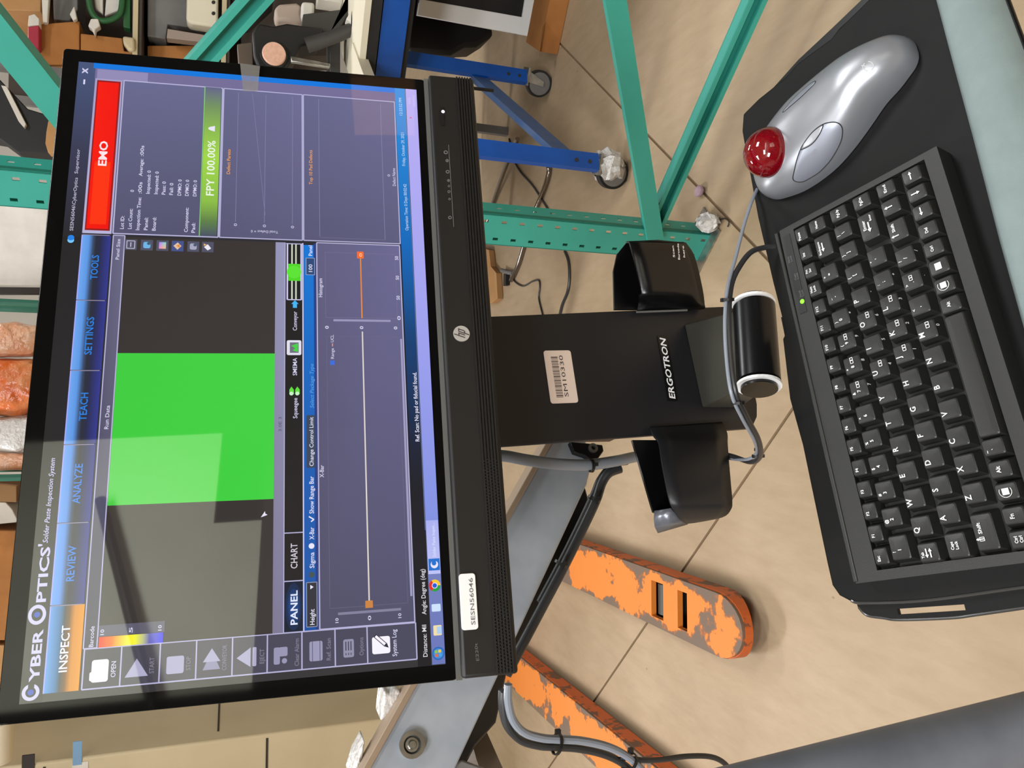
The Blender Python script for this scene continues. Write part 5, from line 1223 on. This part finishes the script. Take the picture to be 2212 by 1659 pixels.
CY = 4.0; cxr = ony(540, 1590, CY).x
t = thing('cream_cabinet', Frame((cxr - 0.6, CY, 0)), 'tall cream enamelled machine cabinet left of the monitor', 'cabinet')
mb = MB(); mb.box(cxr - 1.3, CY, 0.0, cxr, CY + 1.1, 2.6); cab = mb.build('carcass', m_cream, t, world=True, bevel=0.012, seg=3)
zs = ony(576, 1620, CY).z
for z in (zs, zs - 0.75, zs + 0.95):
    mb = MB(); mb.box(cxr - 1.28, CY - 0.004, z - 0.006, cxr - 0.02, CY + 0.002, z + 0.004); mb.build('panel_seam', m_dark_brown, t, world=True)
mb = MB(); q = ony(515, 1540, CY); mb.box(cxr - 0.002, CY + 0.1, zs + 0.22, cxr + 0.004, CY + 1.05, zs + 0.228); mb.build('panel_seam', m_dark_brown, t, world=True)
a, b = ony(48, 1632, CY), ony(76, 1572, CY); mb = MB(); mb.box(min(a.x, b.x), CY - 0.006, min(a.z, b.z), min(max(a.x, b.x), cxr - 0.02), CY + 0.004, max(a.z, b.z)); mb.build('recessed_grip', m_dark_brown, t, world=True)
a, b = ony(156, 1659, CY), ony(192, 1575, CY); mb = MB(); mb.box(min(a.x, b.x) - .1, CY - 0.003, min(a.z, b.z), min(max(a.x, b.x), cxr - 0.02), CY + 0.002, max(a.z, b.z)); lb = mb.build('tape_strip', m_paper, t, world=True)
a, b = ony(158, 1602, CY), ony(178, 1575, CY); mb = MB(); mb.box(min(a.x, b.x), CY - 0.0045, min(a.z, b.z), min(max(a.x, b.x), cxr - 0.03), CY, max(a.z, b.z)); mb.build('blue_mark', mat('pale_blue_mark', rgb(120, 160, 196), 0.6), lb, world=True)
c = ony(-10, 1612, 3.6)
mb = MB(); mb.cyl((c.x - .1, 3.7, c.z + 0.03), (c.x + .06, 3.7, c.z + 0.03), 0.07, n=24); 
tag(mb.build('foam_roll', m_cream2, None, world=True, smooth=True, origin=c), 'pale roll fixed near the cabinet top at the far left', 'roll')
# clear wrap strips hanging between cabinet and arm
mk('plastic_wrap', [(830, 1490), (842, 1500), (852, 1486), (868, 1494), (856, 1528), (838, 1550), (822, 1560), (826, 1520)], 0.735, 0.03, m_foil, 'torn clear plastic wrap behind the arm next to the cream cabinet', 'wrap', 0, 0.006)
mk('plastic_wrap', [(768, 1640), (790, 1600), (784, 1640), (772, 1690), (754, 1690)], 0.715, 0.03, m_foil, 'pale crumpled plastic at the far left edge above the arm', 'wrap', 0, 0.006)

# ------------------------------------------------------------------ instruments on the right-hand bench and shelf above
def IT(name, L, Y, th, m, label, cat, **k): return mk(name, L, Y, th, m, label, cat, **k)
BY = 3.28
ms = thing('microscope', Frame(W2(0.28, 0.35, 0.868)), 'black inspection microscope with peach lens cover on the bench', 'microscope')
def tr(parent, name, L, Y, th, m, bevel=0.004):
    mb, o, n, P = traced(name, L, Y, th, m, '', '')
    for v in mb.v: v.z = max(v.z, 0.869)
    return mb.build(name, m, parent, world=True, bevel=bevel)
tr(ms, 'head', [(545, 70), (560, 50), (590, 56), (620, 50), (655, 55), (700, 60), (690, 90), (650, 100), (632, 128), (618, 150), (560, 152), (548, 120)], BY, 0.14, m_mblack, 0.008)
c = ony(592, 117, BY - 0.02); mb = MB(); mb.cyl(c, c + Vector((0, 0.06, 0)), 0.052, n=28); lt_ = mb.build('lens_tube', m_mblack, ms, world=True, smooth=True)
mb = MB(); mb.cyl(c - Vector((0, 0.012, 0)), c + Vector((0, 0.0, 0)), 0.043, 0.046, n=28); mb.build('lens_cover', m_peach, lt_, world=True, smooth=True)
mb = MB(); mb.tube([ony(662, 98, BY - .02), ony(720, 80, BY - .04), ony(776, 56, BY - .05)], lambda t: 0.03 - 0.006 * t, 16); mb.build('focus_handle', m_dgrey, ms, world=True, smooth=True)
tr(ms, 'stand', [(655, 30), (760, 20), (788, -10), (788, 40), (735, 60), (735, 160), (712, 160), (712, 70), (650, 60)], BY + 0.05, 0.12, m_dgrey)
tr(ms, 'side_post', [(512, 95), (546, 90), (548, 170), (518, 172)], BY + 0.04, 0.05, mat('post_bronze', rgb(92, 80, 68), 0.5))
tr(ms, 'silver_rod', [(628, 120), (714, 137), (713, 146), (628, 133)], BY - 0.05, 0.02, m_zinc)
IT('paper_cups', [(596, 44), (592, 20), (602, 8), (640, 5), (652, 12), (650, 30), (655, 50), (640, 52), (618, 44)], 3.45, 0.08, mat('pinkish_cup', rgb(176, 158, 144), 0.6), 'pinkish grey cups stacked behind the microscope', 'cup', bevel=0.012)
IT('paper_cup', [(650, 30), (652, 2), (680, 4), (678, 48), (668, 62), (656, 52)], 3.42, 0.08, m_paper, 'white crumpled cup beside the microscope handle', 'cup', bevel=0.012)
IT('white_carton', [(690, -60), (686, -2), (740, 6), (742, -60)], 3.5, 0.1, m_paper, 'white carton at the top edge above the microscope', 'box')
IT('white_wedge', [(748, 40), (762, 22), (776, 30), (782, 56), (770, 60), (760, 50)], 3.2, 0.05, m_paper, 'small white wedge lying on the bench top by the handle end', 'block', zmin=0.869)
IT('dark_monitor_arm', [(560, -50), (556, 4), (520, 10), (500, 60), (540, 50), (590, 4), (592, -50)], 3.6, 0.1, m_mblack, 'dark jointed arm rising behind the microscope', 'arm')
SY = 3.75
zb1, zb2 = ony(295, 120, SY).z + 0.018, ony(486, 120, SY).z + 0.018
sh = thing('storage_shelf', Frame((ony(295, 0, SY).x, SY + 0.3, 0)), 'dark metal shelving behind the bench holding boxes and instruments', 'shelf')
for x in (295, 486):
    a = ony(x, 120, SY); b = ony(x, -250, SY); mb = MB(); mb.box(a.x - .35, SY, a.z - 0.018, b.x, SY + 0.48, a.z); mb.build('shelf_board', m_darkwood, sh, world=True)
    mb = MB(); mb.box(a.x - .35, SY - 0.008, a.z - 0.004, b.x, SY, a.z + 0.016); mb.build('front_edge', m_cream, sh, world=True)
x0_ = ony(295, 175, SY).x; x1_ = ony(295, -250, SY).x
for x in (x0_, x1_):
    for y in (SY + 0.02, SY + 0.46): mb = MB(); mb.box(x - .02, y, 0, x + .02, y + .03, 2.3); mb.build('upright', m_greyplate, sh, world=True)
mb = MB(); a = ony(0, 180, SY); mb.box(x0_, SY + 0.49, 0.95, x1_, SY + 0.5, 2.3); mb.build('back_sheet', m_darkwood, sh, world=True)
IT('cardboard_box', [(-60, -90), (-60, 20), (60, 23), (88, 24), (92, -90)], SY + .05, 0.3, m_card2, 'plain brown carton at the very top right corner', 'box')
IT('cardboard_box', [(82, 52), (172, 45), (172, 140), (86, 140)], SY + .03, 0.3, m_card, 'upright brown carton behind the monitor corner', 'box')
IT('cardboard_box', [(174, 72), (264, 82), (268, 110), (286, 112), (286, 140), (174, 140)], SY + .02, 0.28, m_card, 'long brown carton lying on the shelf next to the upright one', 'box')
t = IT('red_bottle', [(60, 104), (60, 58), (84, 54), (84, 104)], SY - .02, 0.06, m_red, 'red bottle with pale cap standing left of the brown carton', 'bottle', parts=('bottle', ('cap', [(60, 56), (62, 34), (74, 30), (84, 40), (84, 54)], 0.005, 0.05, m_paper)))
IT('pale_strip', [(90, 0), (104, -40), (108, -40), (102, 48), (92, 48)], SY, 0.03, m_paper, 'narrow pale strip standing above the upright carton', 'strip')
IT('grey_casing', [(112, -60), (116, 42), (150, 44), (168, 20), (168, -60)], SY + .1, 0.2, m_greyplate, 'grey metal casing above the cartons near the top edge', 'casing')
IT('white_fitting', [(150, 30), (160, 12), (166, 40), (158, 44)], SY - .01, 0.03, m_paper, 'tiny white fitting beside the grey casing', 'fitting')
IT('white_fitting', [(190, 56), (196, 40), (212, 40), (216, 56), (206, 62), (204, 76), (198, 62)], SY - .02, 0.04, m_paper, 'white plastic fitting hanging in front of the green reel', 'fitting')
g_ = thing('green_reel', Frame(ony(230, 10, SY)), 'green reel frame holding white labels on the shelf', 'reel')
mb = MB(); mb.tube([ony(x, y, SY) for x, y in ((190, -40), (192, 0), (198, 26), (212, 42), (230, 45), (250, 38), (262, 20), (266, -40))], 0.012, 12); mb.build('hoop', m_green, g_, world=True, smooth=True)
tr(g_, 'green_bar', [(266, -50), (266, 58), (282, 62), (282, -50)], SY + .01, 0.05, m_green)
tr(g_, 'white_label', [(198, -40), (206, 18), (222, 30), (222, -40)], SY + .03, 0.02, m_paper)
tr(g_, 'white_label', [(226, 34), (258, 22), (262, -40), (232, -40)], SY + .03, 0.02, m_paper)
IT('cream_box', [(264, 76), (290, 80), (291, 108), (278, 108), (266, 92)], SY - .03, 0.05, m_cream, 'small cream box under the green reel', 'box', bevel=0.01)
IT('grey_instrument', [(318, -80), (318, 78), (358, 84), (362, 52), (400, 58), (478, 58), (478, -80)], SY + .06, 0.22, m_greyplate, 'grey boxy instrument on the middle shelf', 'instrument', zmin=zb2, parts=('casing', ('pinkish_bar', [(362, 62), (446, 76), (444, 92), (360, 82)], 0.05, 0.05, mat('pinkish_metal', rgb(160, 144, 132), 0.5))))
t = IT('cream_instrument', [(405, -80), (402, 42), (410, 50), (462, 58), (471, 50), (472, -80)], SY - .03, 0.08, m_cream2, 'cream rounded instrument with two dark knobs', 'instrument', bevel=0.016, parts=('casing', ('knob', rrect(457, 0, 465, 8, 3.5), 0.006, 0.008, m_dark_brown), ('knob', rrect(457, 24, 465, 32, 3.5), 0.006, 0.008, m_dark_brown)))
IT('dark_crate', [(318, 98), (440, 98), (474, 110), (474, 150), (318, 150)], SY + .1, 0.25, m_card, 'shadowed brown crate half hidden by the monitor corner', 'crate', zmin=zb2)
IT('dark_case', [(500, -60), (500, 20), (520, 60), (520, 120), (735, 120), (735, -60)], SY + .1, 0.2, mat('brown_case', rgb(70, 60, 52), 0.6), 'dark brown case behind the microscope', 'case')

# ------------------------------------------------------------------ wire shelving behind the monitor, upper left
WY = 4.7
ws = thing('wire_shelving', Frame((ony(100, 850, WY).x, WY + .25, 0)), 'green wire shelving rising behind the monitor top', 'shelving')
for y in (655, 1031):
    p = ony(60, y, WY)
    for yy in (WY, WY + 0.45): mb = MB(); mb.cyl((p.x, yy, 0), (p.x, yy, 2.6), 0.018, n=14); mb.build('post', m_wire, ws, world=True, smooth=True)
xa, xb = ony(60, 1031, WY).x, ony(60, 655, WY).x
zsh = ony(112, 800, WY).z
for z in (zsh, zsh - 0.55, zsh - 1.1, 0.2):
    mb = MB()
    for yy in [WY + 0.45 * i / 9 for i in range(10)]: mb.cyl((xa, yy, z), (xb, yy, z), 0.004, n=6)
    mb.cyl((xa, WY, z - .03), (xb, WY, z - .03), 0.006, n=8); mb.build('wire_shelf', m_wire, ws, world=True)
random.seed(11)
def blob(name, L, Y, th, m, label, cat, amp):
    n = Vector((0, -1, 0)); P = [onp(x, y, (0, Y, 0), n) for x, y in L]; c = sum(P, Vector((0, 0, 0))) / len(P); rings = []
    for k, off in ((0.55, -th * .5), (0.85, -th * .42), (1.0, -th * .1), (1.0, th * .2), (0.7, th * .5)):
        rings.append([c + (p - c) * k + Vector((random.uniform(-amp, amp), off + random.uniform(-amp, amp), random.uniform(-amp, amp))) for p in P])
    mb = MB(); mb.loft(rings); zmin = min(v.z for v in mb.v)
    return tag(mb.build(name, m, None, world=True, smooth=True, angle=50, origin=(c.x, Y, zmin), subsurf=1), label, cat)
def dens(L, k=4):
    out = []
    for i in range(len(L)):
        a, b = L[i], L[(i + 1) % len(L)]
        out += [(a[0] + (b[0] - a[0]) * j / k, a[1] + (b[1] - a[1]) * j / k) for j in range(k)]
    return out
blob('wrapped_parts', dens([(-40, 700), (30, 694), (96, 705), (108, 760), (70, 772), (-40, 775)]), WY + .2, 0.2, m_pinkbag, 'copper coloured plastic wrapped bundle on the wire shelf', 'bundle', 0.014)
blob('orange_bag', dens([(-40, 775), (60, 772), (108, 780), (108, 880), (50, 900), (-40, 895)]), WY + .18, 0.26, m_orangebag, 'glossy orange plastic bag on the wire shelf', 'bag', 0.014)
blob('clear_bag', dens([(-40, 900), (50, 896), (108, 885), (108, 965), (40, 975), (-40, 965)]), WY + .16, 0.2, m_foil, 'crumpled clear bag next to the orange bag', 'bag', 0.016)
blob('wrapped_parts', dens([(-40, 970), (40, 975), (108, 970), (108, 1018), (-40, 1018)]), WY + .2, 0.16, m_pinkbag, 'small copper wrapped bundle beside the left green post', 'bundle', 0.012)
IT('white_board', [(-80, 440), (80, 440), (110, 440), (110, 615), (-80, 615)], WY + .6, 0.03, m_paper, 'white board leaning behind the teal post', 'board')
IT('dark_post', [(-80, 619), (120, 621), (120, 636), (-80, 636)], WY + .3, 0.04, m_dark_brown, 'thin dark post between white board and green shelving', 'post')
IT('cardboard_box', [(-80, 1045), (10, 1047), (36, 1050), (36, 1085), (-80, 1080)], WY + .1, 0.3, mat('brown_box', rgb(150, 112, 72), 0.8), 'small brown box left of the green shelf post', 'box')
IT('cardboard_box', [(-80, 1082), (12, 1085), (26, 1100), (40, 1128), (-80, 1140)], WY + .12, 0.3, m_paper, 'white open carton between two brown boxes at left', 'box')
IT('cardboard_box', [(-80, 1145), (60, 1148), (60, 1385), (-80, 1380)], WY + .1, 0.4, m_card, 'large brown carton above the left half of the monitor', 'box')
IT('cardboard_box', [(-80, 1392), (60, 1395), (60, 1500), (-80, 1490)], WY + .1, 0.4, m_card2, 'lighter tan carton above the monitor left corner', 'box')
IT('black_crate', [(-60, 150), (0, 172), (60, 235), (110, 250), (293, 250), (293, 330), (40, 330), (0, 300), (-60, 290)], 3.6, 0.12, m_mblack, 'black crate seen between teal brace and post', 'crate', parts=('shell', ('pale_bar', [(2, 184), (14, 186), (56, 268), (52, 276), (40, 262)], 0.02, 0.025, m_paper), ('amber_knob', [(100, 285), (104, 262), (112, 256), (130, 258), (130, 330), (104, 330), (98, 310)], 0.06, 0.06, m_card2)))
mb = MB(); a = ony(110, 1520, WY); b = ony(110, 1036, WY); mb.box(max(a.x, cxr + .06), WY, a.z - 0.02, b.x - .05, WY + 0.6, a.z); 
for q in (max(a.x, cxr + .06), b.x - .1): mb.box(q, WY + .25, 0, q + .04, WY + .29, a.z - .02)
tag(mb.build('storage_shelf', m_darkwood, None, world=True, origin=((a.x + b.x) / 2, WY + .3, 0)), 'plain dark stand under the cartons behind the monitor left half', 'shelf')

# ------------------------------------------------------------------ what the glass mirrors, behind the viewer
t = thing('partition', Frame((2.1, -4.6, 0)), 'white partition board mirrored in the display glass', 'partition')
mb = MB(); mb.box(1.1, -4.62, 2.2, 2.33, -4.58, 4.3); mb.box(2.33, -4.62, 2.55, 3.12, -4.58, 4.3); mb.build('white_sheet', m_board, t, world=True)
mb = MB(); mb.box(1.1, -4.62, 0.0, 3.12, -4.58, 2.19); mb.build('dark_base', m_dark_wall, t, world=True)
mb = MB(); mb.tube([Vector((2.55, -4.5, 3.36)), Vector((1.0, -4.5, 2.79))], 0.04, 12, smooth=False); mb.build('conduit', m_mblack, t, world=True)

# carton on a stand to the right, mirrored near the lower right corner of the display
def mirrored(x, y, X):
    n = F_MON.R.col[2]; P = onp(x, y, F_MON.o, n); d = (P - CAM).normalized(); r = d - 2 * n * d.dot(n); return P + r * ((X - P.x) / r.x)
Q = [mirrored(x, y, 3.4) for x, y in ((757, 165), (895, 185), (862, 292), (770, 280))]
y0, y1 = min(q.y for q in Q[2:]), max(q.y for q in Q[:2]); z0, z1 = min(q.z for q in (Q[1], Q[2])), max(q.z for q in (Q[0], Q[3]))
y0, y1 = min(y0, y1), max(y0, y1)
st_ = MB(); st_.box(3.4, y0 - .05, 0.0, 3.9, y1 + .05, z0 - 0.001)
t = thing('carton_stand', Frame((3.65, (y0 + y1) / 2, 0)), 'dark stand to the right of the viewer under the mirrored carton', 'stand')
st_.build('cupboard', m_mblack, t, world=True)
mb = MB(); mb.box(3.4, y0, z0, 3.8, y1, z1); tag(mb.build('cardboard_box', m_card2, None, world=True, origin=(3.6, (y0 + y1) / 2, z0)), 'pale carton on the dark stand, seen only as a reflection in the display', 'box')
